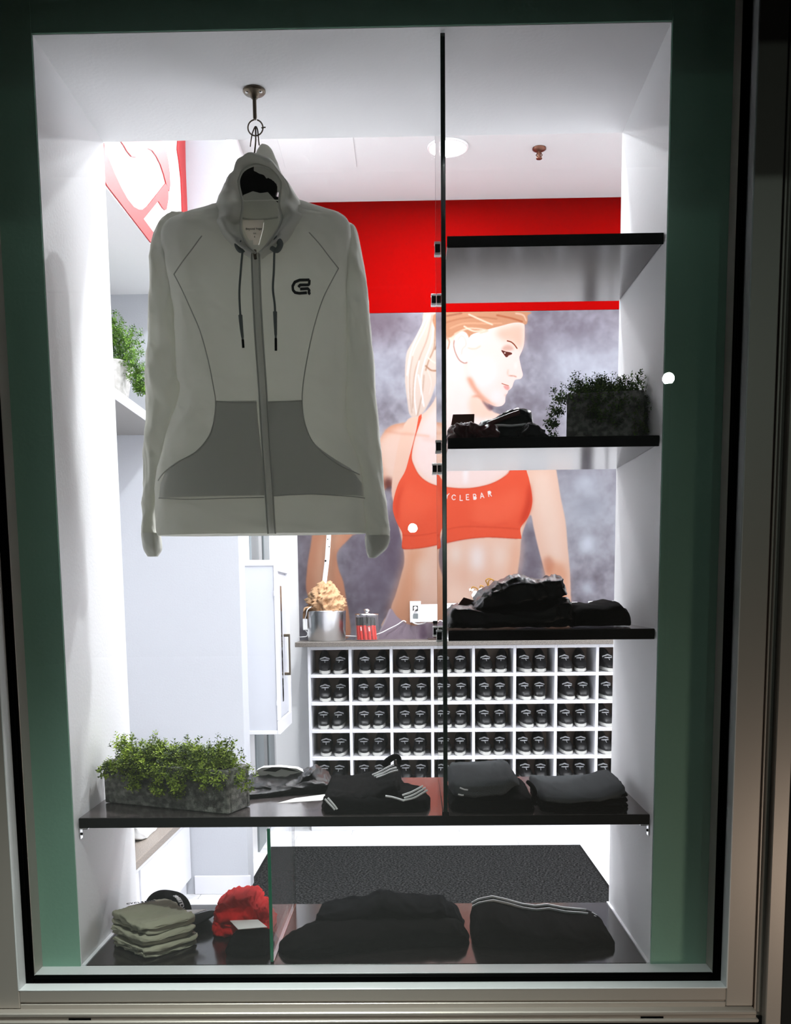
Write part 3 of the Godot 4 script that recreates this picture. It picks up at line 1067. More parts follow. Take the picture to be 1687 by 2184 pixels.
func counter_things() -> void:
	var cy := 1.1482
	# bucket with burlap and a birch pole
	var c := Vector3(Vector3(-0.5119, 1.1676, -6).x, cy, -6.0)
	var t := thing("metal_bucket", c, "brushed metal bucket on the counter, stuffed with tan burlap", "bucket")
	var s := st()
	lathe(s, [Vector2(0.110, 0.0), Vector2(0.1135, 0.004), Vector2(0.118, 0.175), Vector2(0.1205, 0.181), Vector2(0.1165, 0.181), Vector2(0.113, 0.02), Vector2(0.0, 0.02)], c, 48)
	put("shell", s, M.bright_aluminium, t)
	t = thing("burlap_cloth", c + Vector3(0, 0.15, 0), "tan burlap cloth bunched in the metal bucket around the birch pole", "cloth")
	s = st()
	var rows := []
	for i in 25:
		var f := i / 24.0
		var ring := PackedVector3Array()
		for k in 72:
			var a := TAU * k / 72
			var r := 0.10 + 0.035 * sin(f * PI * 0.9) - 0.085 * pow(f, 1.6)
			var h := 0.15 + 0.20 * f
			var w := fold(Vector3(cos(a) * 2.2, f * 3.0 + sin(a), sin(a) * 2.2)) - 0.5
			r += w * 0.085 * (1.0 - f * 0.6)
			r += 0.012 * sin(a * 5.0 + f * 9.0) * (1.0 - f)
			if h < 0.19: r = minf(r, 0.109)
			ring.append(c + Vector3(cos(a) * r, h + 0.012 * sin(a * 3.0 + f * 7.0), sin(a) * r * 0.95))
		rows.append(ring)
	grid(s, rows, true, Vector3.ZERO, false, true)
	put("cloth", s, M.burlap, t)
	s = st()                                                        # a corner of the cloth hanging out over the rim
	var out := []
	var inn := []
	for i in 9:
		var f := i / 8.0
		var l1 := PackedVector3Array()
		var l2 := PackedVector3Array()
		for k in 9:
			var a := PI + (k / 8.0 - 0.5) * (1.5 - 0.8 * f) + 0.25
			var rr := lerpf(0.100, 0.134, smoothstep(0.0, 0.35, f)) + 0.010 * sin(k * 1.7 + f * 3.0)
			var hh := 0.205 - 0.125 * f * f - 0.01 * cos(k * 2.0)
			l1.append(c + Vector3(cos(a) * rr, hh, sin(a) * rr))
			l2.append(c + Vector3(cos(a) * (rr - 0.003), hh - 0.002, sin(a) * (rr - 0.003)))
		out.append(l1)
		inn.append(l2)
	grid(s, out, false, Vector3(-1, 0.5, 0.5))
	grid(s, inn, false, Vector3(1, -0.5, -0.5))
	put("hanging_corner", s, M.burlap, t)
	t = thing("birch_pole", c + Vector3(0, 0.3, 0), "thin white birch trunk standing in the burlap of the metal bucket", "branch")
	s = st()
	tube(s, [c + Vector3(-0.005, 0.06, 0), Vector3(-0.5196, 1.505, -6), Vector3(-0.5, 1.6439, -6), Vector3(-0.4891, 1.7683, -6), Vector3(-0.4774, 1.9468, -6), Vector3(-0.4627, 2.4343, -6)], 0.0145, 12, 0.0135)
	put("trunk", s, M.birch, t)
	for q in [[693, 1197, 0.005], [703, 1165, 0.003], [699, 1150, 0.003]]:
		s = st()
		var p: Vector3 = [Vector3(-0.5089, 1.6267, -5.986), Vector3(-0.4863, 1.7094, -5.986), Vector3(-0.4939, 1.7536, -5.986)][[693, 703, 699].find(q[0])]
		lathe(s, [Vector2(0, 0.004), Vector2(q[2], 0.002), Vector2(q[2] * 1.3, -0.004)], p, 10, Basis(Vector3.RIGHT, PI / 2))
		put("knot", s, M.soil, t)
	# small white power brick on its cord, hanging beside the bucket
	var p0: Vector3 = Vector3(-0.6358, 1.2489, -5.95)
	t = thing("power_adapter", p0, "small white power adapter hanging left of the metal bucket", "adapter")
	s = st()
	box(s, p0 + Vector3(-0.014, -0.034, -0.012), p0 + Vector3(0.014, 0.034, 0.012), 0.004)
	put("body", s, M.white_plastic, t)
	s = st()
	tube(s, spline([p0 + Vector3(0, -0.034, 0), Vector3(-0.6228, 1.1984, -5.95), Vector3(-0.6288, 1.1788, -5.95), Vector3(-0.6543, 1.1748, -5.95), Vector3(-0.6764, 1.173, -5.97)]), 0.003, 6)
	put("cord", s, M.white_plastic, t)
	s = st()
	tube(s, spline([p0 + Vector3(0, 0.034, 0), Vector3(-0.6236, 1.3051, -5.9), Vector3(-0.613, 1.3383, -5.885), Vector3(-0.5835, 1.3601, -5.93)]), 0.003, 6)
	put("cord", s, M.white_plastic, t)
	# glass jar of pens
	var j := Vector3(Vector3(-0.2663, 1.1715, -5.98).x, cy, -5.98)
	t = thing("glass_jar", j, "clear glass jar with knobbed lid on the counter, holding red pens", "jar")
	s = st()
	lathe(s, [Vector2(0.0, 0.002), Vector2(0.066, 0.0), Vector2(0.069, 0.005), Vector2(0.069, 0.155)], j, 40)
	put("body", s, M.jar_glass, t)
	s = st()
	lathe(s, [Vector2(0.071, 0.152), Vector2(0.072, 0.160), Vector2(0.06, 0.164), Vector2(0.015, 0.166), Vector2(0.012, 0.172), Vector2(0.02, 0.180), Vector2(0.014, 0.190), Vector2(0.0, 0.192)], j, 32)
	put("lid", s, M.chrome, t)
	rng.seed = 5
	for i in 18:
		var a := TAU * i / 13.0 + 0.2 if i < 13 else TAU * i / 5.0
		var rr := 0.053 if i < 13 else 0.022
		var foot := j + Vector3(cos(a) * rr, 0.006, sin(a) * rr)
		var top := j + Vector3(cos(a) * rr - 0.012, 0.138 + rng.randf_range(-0.004, 0.004), sin(a) * rr)
		if top.distance_to(Vector3(j.x, top.y, j.z)) > 0.06:
			var flat := (top - Vector3(j.x, top.y, j.z)).normalized() * 0.058
			top = Vector3(j.x + flat.x, top.y, j.z + flat.z)
		var o := thing("pen", foot, "red pen with black cap end standing in the glass jar", "pen", "red pens in the glass jar")
		s = st()
		tube(s, [foot, foot.lerp(top, 0.66)], 0.0085, 10)
		put("barrel", s, M.pen_red, o)
		s = st()
		tube(s, [foot.lerp(top, 0.64), top], 0.0095, 10)
		put("cap", s, M.pen_black, o)
		if i in [2, 4]:
			s = st()
			tube(s, [foot.lerp(top, 0.40) + Vector3(0, 0, 0.0062), foot.lerp(top, 0.58) + Vector3(0, 0, 0.0062)], 0.0034, 6)
			put("white_logo", s, M.white_print, o)
	# wall outlet with plug and cord
	var q0: Vector3 = Vector3(0.0272, 1.3164, -6.175)
	t = thing("wall_outlet", q0, "white double wall outlet with a plug in its upper socket", "outlet")
	s = st()
	box(s, q0 + Vector3(-0.034, -0.066, -0.006), q0 + Vector3(0.034, 0.066, 0.0), 0.002)
	put("plate", s, M.white_plastic, t)
	for dy in [0.022, -0.026]:
		s = st()
		box(s, q0 + Vector3(-0.016, dy - 0.016, -0.001), q0 + Vector3(0.016, dy + 0.016, 0.0015), 0.001)
		put("socket", s, M.pen_black if dy > 0 else M.grey_frame, t)
	t = thing("plug", q0 + Vector3(0, 0.022, 0.004), "white plug and cord in the wall outlet beside the tablet", "plug")
	s = st()
	lathe(s, [Vector2(0.010, 0.0), Vector2(0.012, 0.02), Vector2(0.006, 0.03)], q0 + Vector3(0, 0.022, 0.002), 16, Basis(Vector3.RIGHT, PI / 2))
	put("body", s, M.white_plastic, t)
	s = st()
	tube(s, spline([q0 + Vector3(0, 0.022, 0.03), Vector3(0.0125, 1.3082, -6.13), Vector3(0.0007, 1.2797, -6.12), Vector3(0.0063, 1.2566, -6.12), Vector3(0.0351, 1.242, -6.12), Vector3(0.0813, 1.2473, -6.12), Vector3(0.1015, 1.2673, -6.11)]), 0.004, 6)
	put("cord", s, M.white_plastic, t)
	# long white cord lying on the counter
	t = thing("charging_cable", Vector3(-0.1355, 1.2039, -6.1), "long white cord running over the counter from the jar towards the outlet", "cord")
	s = st()
	tube(s, spline([Vector3(-0.4103, 1.175, -6.1), Vector3(-0.3092, 1.1711, -6.1), Vector3(-0.205, 1.1845, -6.1), Vector3(-0.1365, 1.2143, -6.15), Vector3(-0.084, 1.2396, -6.16), Vector3(-0.049, 1.2622, -6.17), Vector3(-0.0316, 1.2534, -6.17)]), 0.0032, 6)
	put("cord", s, M.white_plastic, t)
	# tablet on a stand
	var tb: Vector3 = Vector3(0.1127, 1.3075, -6.08)
	t = thing("tablet_stand", Vector3(tb.x, cy, -6.08), "white framed tablet on a dark stand beside the wall outlet", "tablet")
	s = st()
	var fr := Transform3D(Basis(Vector3.RIGHT, -0.2), tb)
	box(s, Vector3(-0.056, -0.055, -0.006), Vector3(0.056, 0.055, 0.006), 0.003, fr)
	put("frame", s, M.white_plastic, t)
	s = st()
	box(s, Vector3(-0.036, -0.042, 0.0055), Vector3(0.044, 0.042, 0.007), 0.0, fr)
	put("screen", s, M.pale_screen, t)
	s = st()
	box(s, Vector3(tb.x + 0.024, cy, -6.10), Vector3(tb.x + 0.045, tb.y - 0.048, -6.08), 0.002)
	box(s, Vector3(tb.x - 0.01, cy, -6.14), Vector3(tb.x + 0.06, cy + 0.008, -6.04), 0.002)
	put("stand", s, M.brown_plastic, t)
	s = st()
	box(s, Vector3(tb.x + 0.02, tb.y - 0.062, -6.085), Vector3(tb.x + 0.05, tb.y - 0.046, -6.06), 0.002)
	put("clamp", s, M.rubber, t)
	# white boxes along the back of the counter
	var labels := ["long low white box on the counter beside the tablet, behind the black jackets", "small white box on the counter behind the black jackets, by the folded one", "short white box farthest right on the counter behind the folded black jacket"]
	var n := 0
	for q in [[Vector3(0.1938, 1.3635, -6.1), Vector3(1.0157, 1.3664, -6.1)], [Vector3(1.0957, 1.3656, -6.1), Vector3(1.1642, 1.3705, -6.1)], [Vector3(1.1784, 1.3732, -6.1), Vector3(1.2983, 1.372, -6.1)]]:
		var a: Vector3 = q[0]
		var b: Vector3 = q[1]
		t = thing("white_box", Vector3((a.x + b.x) / 2, cy, -6.1), labels[n], "box", "white boxes on the counter")
		n += 1
		s = st()
		box(s, Vector3(a.x, cy, -6.17), Vector3(b.x, b.y - 0.012, -6.05), 0.003)
		put("body", s, M.white_plastic, t)
		s = st()
		box(s, Vector3(a.x - 0.002, b.y - 0.012, -6.172), Vector3(b.x + 0.002, b.y, -6.048), 0.003)
		put("lid", s, M.white_plastic, t)
	# gilded twig ornament
	var g: Vector3 = Vector3(0.4405, 1.3724, -6.1)
	t = thing("twig_ornament", g, "gilded twig ornament with white blossoms standing behind the black jackets", "ornament")
	s = st()
	for q in [[Vector3(0.4405, 1.3695, -6.1), Vector3(0.4576, 1.4347, -6.1), Vector3(0.469, 1.4743, -6.1), Vector3(0.4575, 1.5027, -6.1), Vector3(0.4804, 1.5138, -6.1), Vector3(0.5118, 1.4965, -6.1), Vector3(0.5205, 1.4624, -6.1)], [Vector3(0.469, 1.4686, -6.1), Vector3(0.5033, 1.4852, -6.1), Vector3(0.4975, 1.5079, -6.1), Vector3(0.4747, 1.4969, -6.1), Vector3(0.4805, 1.4458, -6.1), Vector3(0.5091, 1.4342, -6.1)], [Vector3(0.4405, 1.3837, -6.1), Vector3(0.4118, 1.4465, -6.1), Vector3(0.3775, 1.4639, -6.1), Vector3(0.366, 1.4357, -6.1)], [Vector3(0.4347, 1.4065, -6.1), Vector3(0.4232, 1.4691, -6.1), Vector3(0.4461, 1.4632, -6.1)]]:
		tube(s, spline(q, 5), 0.004, 6)
	put("twigs", s, M.gold_wire, t)
	rng.seed = 9
	for i in 7:
		s = st()
		var b: Vector3 = Vector3(0.3997, 1.4295, -6.09)
		lathe(s, [Vector2(0.0, -0.012), Vector2(0.013, -0.006), Vector2(0.016, 0.004), Vector2(0.0, 0.012)], b + Vector3(rng.randf_range(-0.035, 0.04), rng.randf_range(-0.03, 0.02), rng.randf_range(-0.02, 0.02)), 8, Basis(Vector3(1, 0.3, 0).normalized(), rng.randf() * 3.0))
		put("blossom", s, M.card, t)

func floor_mat() -> void:
	var t := thing("floor_mat", Vector3(0.07, 0, -4.9), "dark grey rectangular floor mat on the white shop floor", "floor mat")
	var s := st()
	box(s, Vector3(-0.79, 0.0005, -5.45), Vector3(0.93, 0.009, -4.3), 0.003)
	put("carpet", s, M.mat_pile, t)
	s = st()
	for q in [[Vector3(-0.805, 0.0005, -5.465), Vector3(0.945, 0.006, -5.45)], [Vector3(-0.805, 0.0005, -5.45), Vector3(-0.79, 0.006, -4.3)], [Vector3(0.93, 0.0005, -5.45), Vector3(0.945, 0.006, -4.3)], [Vector3(-0.805, 0.0005, -4.3), Vector3(0.945, 0.006, -4.285)]]:
		box(s, q[0], q[1], 0.0015)
	put("border", s, M.rubber, t)


# ---------------------------------------------------------------- display niche

func shelves() -> void:
	var n := 0
	var labels := ["black shelf board nearest the niche ceiling, empty, right of the tall glass divider", "black shelf board carrying the dark planter and the wine-red clothes", "black shelf board carrying the pile of quilted black jackets"]
	for y in [2.0915, 1.6955, 1.2985]:
		var rise: float = [0.029, 0.018, 0.02][n]
		var t := thing("display_shelf", Vector3(0.3, y, -2.107), labels[n], "shelf", "short shelf boards right of the glass divider")
		n += 1
		var s := st()
		box(s, Vector3(0.079, y - 0.0185, -2.533), Vector3(NR - 0.001, y, -2.107), 0.001)
		put("board", s, M.black_laminate, t)
		s = st()
		box(s, Vector3(0.079, y - 0.0224, -2.1072), Vector3(NR - 0.001, y - 0.0006, -2.1045), 0.0008)
		put("front_edge", s, M.black_edge, t)
		t.rotation.x = rise
	var y := 0.8965
	var t := thing("display_shelf", Vector3(-0.1, y, -2.115), "full-width black shelf board carrying the mossy planter and folded black clothes", "shelf")
	var s := st()
	box(s, Vector3(NL + 0.001, y - 0.0205, -2.533), Vector3(NR - 0.001, y, -2.115), 0.001)
	put("board", s, M.black_laminate, t)
	s = st()
	box(s, Vector3(NL + 0.001, y - 0.0224, -2.1152), Vector3(NR - 0.001, y - 0.0006, -2.1125), 0.0008)
	put("front_edge", s, M.black_edge, t)
	for x in [NL, NR]:                                               # little angle brackets screwed to the side walls
		var sg := 1.0 if x < 0 else -1.0
		s = st()
		box(s, Vector3(x + 0.0005 * sg, y - 0.048, -2.128), Vector3(x + 0.003 * sg, y - 0.0228, -2.112), 0.0006)
		box(s, Vector3(x + 0.0005 * sg, y - 0.0255, -2.128), Vector3(x + 0.02 * sg, y - 0.0228, -2.112), 0.0006)
		var b := put("bracket", s, M.chrome, t)
		s = st()
		lathe(s, [Vector2(0.0035, 0.0), Vector2(0.003, 0.002), Vector2(0.0, 0.0025)], Vector3(x + 0.003 * sg, y - 0.037, -2.12), 12, Basis(Vector3.FORWARD, PI / 2 * sg))
		put("screw", s, M.rubber, b)
	t.rotation.x = TILT
	t = thing("display_deck", Vector3(-0.1, 0.549, -2.31), "dark brown-black bottom deck of the display niche", "shelf")
	s = st()
	box(s, Vector3(NL + 0.0095, 0.549, -2.535), Vector3(NR - 0.0065, ND, -2.089), 0.001)
	put("board", s, M.deck_laminate, t)

func dividers() -> void:
	var x := 0.0715
	var t := thing("glass_divider", Vector3(x, 0.897, -2.32), "tall clear glass divider standing between ceiling and long shelf, seen on edge", "glass panel")
	var s := st()
	box(s, Vector3(x - 0.0045, 0.9095, -2.530), Vector3(x + 0.0045, NT - 0.002, -2.1065))
	put("pane", s, M.pane, t)
	s = st()
	box(s, Vector3(x - 0.0047, 0.8975, -2.1065), Vector3(x + 0.0047, NT - 0.002, -2.1015), 0.001)
	put("front_edge", s, M.glass_edge, t)
	s = st()
	box(s, Vector3(x - 0.0047, 0.9095, -2.5325), Vector3(x + 0.0047, NT - 0.002, -2.530), 0.0008)
	put("rear_edge", s, M.glass_edge, t)
	s = st()
	box(s, Vector3(x - 0.0075, 0.897, -2.118), Vector3(x + 0.0075, 0.9075, -2.1005), 0.001)
	put("foot_clip", s, M.rubber, t)
	for y in [2.0915, 1.6955, 1.2985]:                                # clamps that carry the short shelves, near front and rear
		for z in [-2.145, -2.49]:
			s = st()
			y += TILT * (-2.107 - z) - (0.0 if z > -2.3 else TILT * (2.49 - 2.145))
			box(s, Vector3(x - 0.0175, y - 0.0265, z - 0.008), Vector3(x - 0.0048, y - 0.0215, z + 0.008), 0.001)
			box(s, Vector3(x - 0.0175, y - 0.005, z - 0.008), Vector3(x - 0.0048, y, z + 0.008), 0.001)
			box(s, Vector3(x - 0.0165, y - 0.0215, z - 0.007), Vector3(x - 0.0048, y - 0.005, z + 0.007), 0.001)
			var c := put("clamp", s, M.satin_nickel, t)
			s = st()
			box(s, Vector3(x - 0.0160, y - 0.0212, z + 0.007), Vector3(x - 0.0055, y - 0.0053, z + 0.0076))
			put("slot", s, M.rubber, c)
	x = -0.3145
	t = thing("glass_divider", Vector3(x, ND, -2.32), "low clear glass divider with green edge between deck and long shelf", "glass panel")
	s = st()
	box(s, Vector3(x - 0.0035, ND + 0.001, -2.530), Vector3(x + 0.0035, 0.873, -2.104))
	put("pane", s, M.pane, t)
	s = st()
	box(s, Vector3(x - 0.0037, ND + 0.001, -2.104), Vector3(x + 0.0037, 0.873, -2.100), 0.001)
	put("front_edge", s, M.backlit_glass_edge, t)
	s = st()
	box(s, Vector3(x - 0.0037, ND + 0.001, -2.5325), Vector3(x + 0.0037, 0.873, -2.530), 0.0008)
	put("rear_edge", s, M.glass_edge, t)
	s = st()
	box(s, Vector3(x - 0.004, ND + 0.0005, -2.53), Vector3(x + 0.004, ND + 0.003, -2.104))
	put("bottom_channel", s, M.chrome, t)

func hanging() -> void:
	var c := Vector3(-0.333, NT, -2.31)
	var t := thing("ceiling_hook", c, "steel hook with round screw plate and ring on the niche ceiling", "hook")
	var s := st()
	lathe(s, [Vector2(0.0245, -0.0005), Vector2(0.0250, -0.003), Vector2(0.022, -0.0065), Vector2(0.010, -0.010), Vector2(0.0075, -0.016)], c, 32)
	var pl := put("screw_plate", s, M.dull_steel, t)
	for k in 3:
		var a := TAU * k / 3.0 + PI / 2 + PI
		s = st()
		lathe(s, [Vector2(0.0042, -0.003), Vector2(0.0042, -0.0088), Vector2(0.0, -0.0098)], c + Vector3(cos(a) * 0.0165, 0, sin(a) * 0.0165), 10)
		put("screw", s, M.chrome, pl)
	s = st()
	lathe(s, [Vector2(0.0075, -0.014), Vector2(0.0042, -0.020), Vector2(0.0042, -0.056), Vector2(0.0030, -0.060)], c, 16)
	put("rod", s, M.dull_steel, t)
	s = st()
	var ring := []
	var rc := c + Vector3(0.0005, -0.0765, 0)
	for k in 30:
		var a := PI / 2 + TAU * (k + 0.5) / 31.0 + 0.05
		ring.append(rc + Vector3(cos(a), sin(a), 0) * 0.0165)
	tube(s, ring, 0.0016, 8)
	tube(s, [rc + Vector3(0.013, -0.0005, 0), rc + Vector3(0.0225, 0.0005, 0)], 0.0014, 6)
	put("ring", s, M.dull_steel, t)
	# the hanger: wire hook over the ring, wide black neck piece inside the hood
	t = thing("coat_hanger", Vector3(-0.333, 2.30, -2.325), "black coat hanger with thin wire hook inside the hoodie", "hanger")
	s = st()
	tube(s, spline([Vector3(-0.3447, 2.3561, -2.31), Vector3(-0.341, 2.3782, -2.31), Vector3(-0.3362, 2.3897, -2.308), Vector3(-0.3313, 2.3945, -2.304), Vector3(-0.3276, 2.3896, -2.306), Vector3(-0.3266, 2.376, -2.31), Vector3(-0.3253, 2.3595, -2.312)], 6), 0.0015, 6)
	tube(s, spline([Vector3(-0.3316, 2.3935, -2.306), Vector3(-0.3327, 2.3693, -2.312), Vector3(-0.3372, 2.3486, -2.32), Vector3(-0.3395, 2.3313, -2.325)], 6), 0.0019, 6)
	put("hook", s, M.dull_steel, t)
	s = st()
	prism(s, PackedVector2Array([Vector2(-0.3806, 2.3077), Vector2(-0.3729, 2.3194), Vector2(-0.3621, 2.327), Vector2(-0.3494, 2.3317), Vector2(-0.3368, 2.3335), Vector2(-0.3222, 2.3313), Vector2(-0.3077, 2.3261), Vector2(-0.2954, 2.3171), Vector2(-0.2863, 2.3042), Vector2(-0.2878, 2.2855), Vector2(-0.2925, 2.2659), Vector2(-0.2953, 2.2412), Vector2(-0.3689, 2.2424), Vector2(-0.3723, 2.2672), Vector2(-0.3769, 2.2899)]), Transform3D(Basis.IDENTITY, Vector3(0, 0, -2.341)), 0.014)
	for sg in [-1.0, 1.0]:
		tube(s, spline([Vector3(-0.333 + 0.03 * sg, 2.255, -2.335), Vector3(-0.333 + 0.10 * sg, 2.225, -2.335), Vector3(-0.333 + 0.17 * sg, 2.190, -2.335)], 6), 0.010, 10)
	put("shoulder_piece", s, M.black_edge, t)

func torso_rows() -> Array:
	return [[2.2419, -0.4125, -0.2316, 0.014], [2.2342, -0.4409, -0.2089, 0.02], [2.2224, -0.483, -0.1739, 0.03], [2.2088, -0.5253, -0.1409, 0.037], [2.1931, -0.5447, -0.1287, 0.041], [2.1636, -0.5501, -0.125, 0.045], [2.114, -0.5426, -0.131, 0.05], [2.0541, -0.5324, -0.1351, 0.054], [2.005, -0.5259, -0.137, 0.055], [1.9332, -0.5265, -0.1381, 0.054], [1.8722, -0.5257, -0.1402, 0.051], [1.8496, -0.5181, -0.1406, 0.05], [1.8128, -0.5269, -0.1422, 0.05], [1.7768, -0.5412, -0.1418, 0.051], [1.7417, -0.5554, -0.1392, 0.053], [1.6918, -0.5714, -0.1175, 0.055], [1.6563, -0.5815, -0.1095, 0.056], [1.6006, -0.586, -0.1038, 0.055], [1.5606, -0.5876, -0.1022, 0.054], [1.5309, -0.5878, -0.1016, 0.051], [1.5181, -0.585, -0.1028, 0.045]]

func body_at(rows: Array, y: float) -> Array:                 # [left, right, half depth] of a garment tube at height y
	for i in rows.size() - 1:
		if y >= rows[i + 1][0] or i == rows.size() - 2:
			var f := clampf((rows[i][0] - y) / (rows[i][0] - rows[i + 1][0]), 0.0, 1.0)
			return [lerpf(rows[i][1], rows[i + 1][1], f), lerpf(rows[i][2], rows[i + 1][2], f), lerpf(rows[i][3], rows[i + 1][3], f)]
	return [rows[0][1], rows[0][2], rows[0][3]]

func on_front(rows: Array, p: Vector3, lift: float) -> Vector3:
	var b := body_at(rows, p.y)
	var c: float = (b[0] + b[1]) / 2.0
	var h: float = (b[1] - b[0]) / 2.0
	var u := clampf((p.x - c) / h, -0.995, 0.995)
	return Vector3(p.x, p.y, -2.31 + b[2] * pow(1.0 - pow(absf(u), 2.6), 1.0 / 2.6) + lift)

func garment_tube(s: SurfaceTool, rows: Array, zc: float, per: int, around: int, wrinkle: float, notch := PackedVector2Array(), seed_at := 0.0) -> void:
	var cols := [[], [], [], []]
	for q in rows:
		for k in 4: cols[k].append(q[k])
	var rings := []
	var n := (rows.size() - 1) * per
	for i in n + 1:
		var f := float(i) / per
		var y := cube_at(cols[0], f)
		var xl := cube_at(cols[1], f)
		var xr := cube_at(cols[2], f)
		var hd := cube_at(cols[3], f)
		var ring := PackedVector3Array()
		for k in around:
			var a := TAU * k / around
			var p := Vector3((xl + xr) / 2 + (xr - xl) / 2 * signf(cos(a)) * pow(absf(cos(a)), 0.77), y, zc + hd * signf(sin(a)) * pow(absf(sin(a)), 0.77))
			var w := wrinkle * (fold(Vector3(p.x * 9.0 + seed_at, p.y * 3.2, p.z * 9.0)) - 0.55)
			w += wrinkle * 0.6 * (fold(Vector3(p.x * 26.0, p.y * 7.0 + seed_at, p.z * 26.0)) - 0.55)
			p += Vector3(cos(a) * 0.25, 0, sin(a)) * w
			ring.append(p)
		rings.append(ring)
	if notch.is_empty():
		grid(s, rings, true, Vector3.ZERO, true, true)
		return
	s.set_smooth_group(0)
	for i in n:
		for k in around:
			var k2 := (k + 1) % around
			var p: Vector3 = rings[i][k]
			var q: Vector3 = rings[i][k2]
			var r: Vector3 = rings[i + 1][k]
			var v: Vector3 = rings[i + 1][k2]
			var m := (p + q + r + v) / 4.0
			if m.z > zc and Geometry2D.is_point_in_polygon(Vector2(m.x, m.y), notch): continue
			for e in [p, q, r, q, v, r]: s.add_vertex(e - O)
	s.set_smooth_group(-1)
	var last: PackedVector3Array = rings[-1]
	var c := Vector3.ZERO
	for p in last: c += p
	c /= around
	c.y += 0.012
	for k in around: face(s, [c, last[k], last[(k + 1) % around]], c + Vector3(0, 0.2, 0))

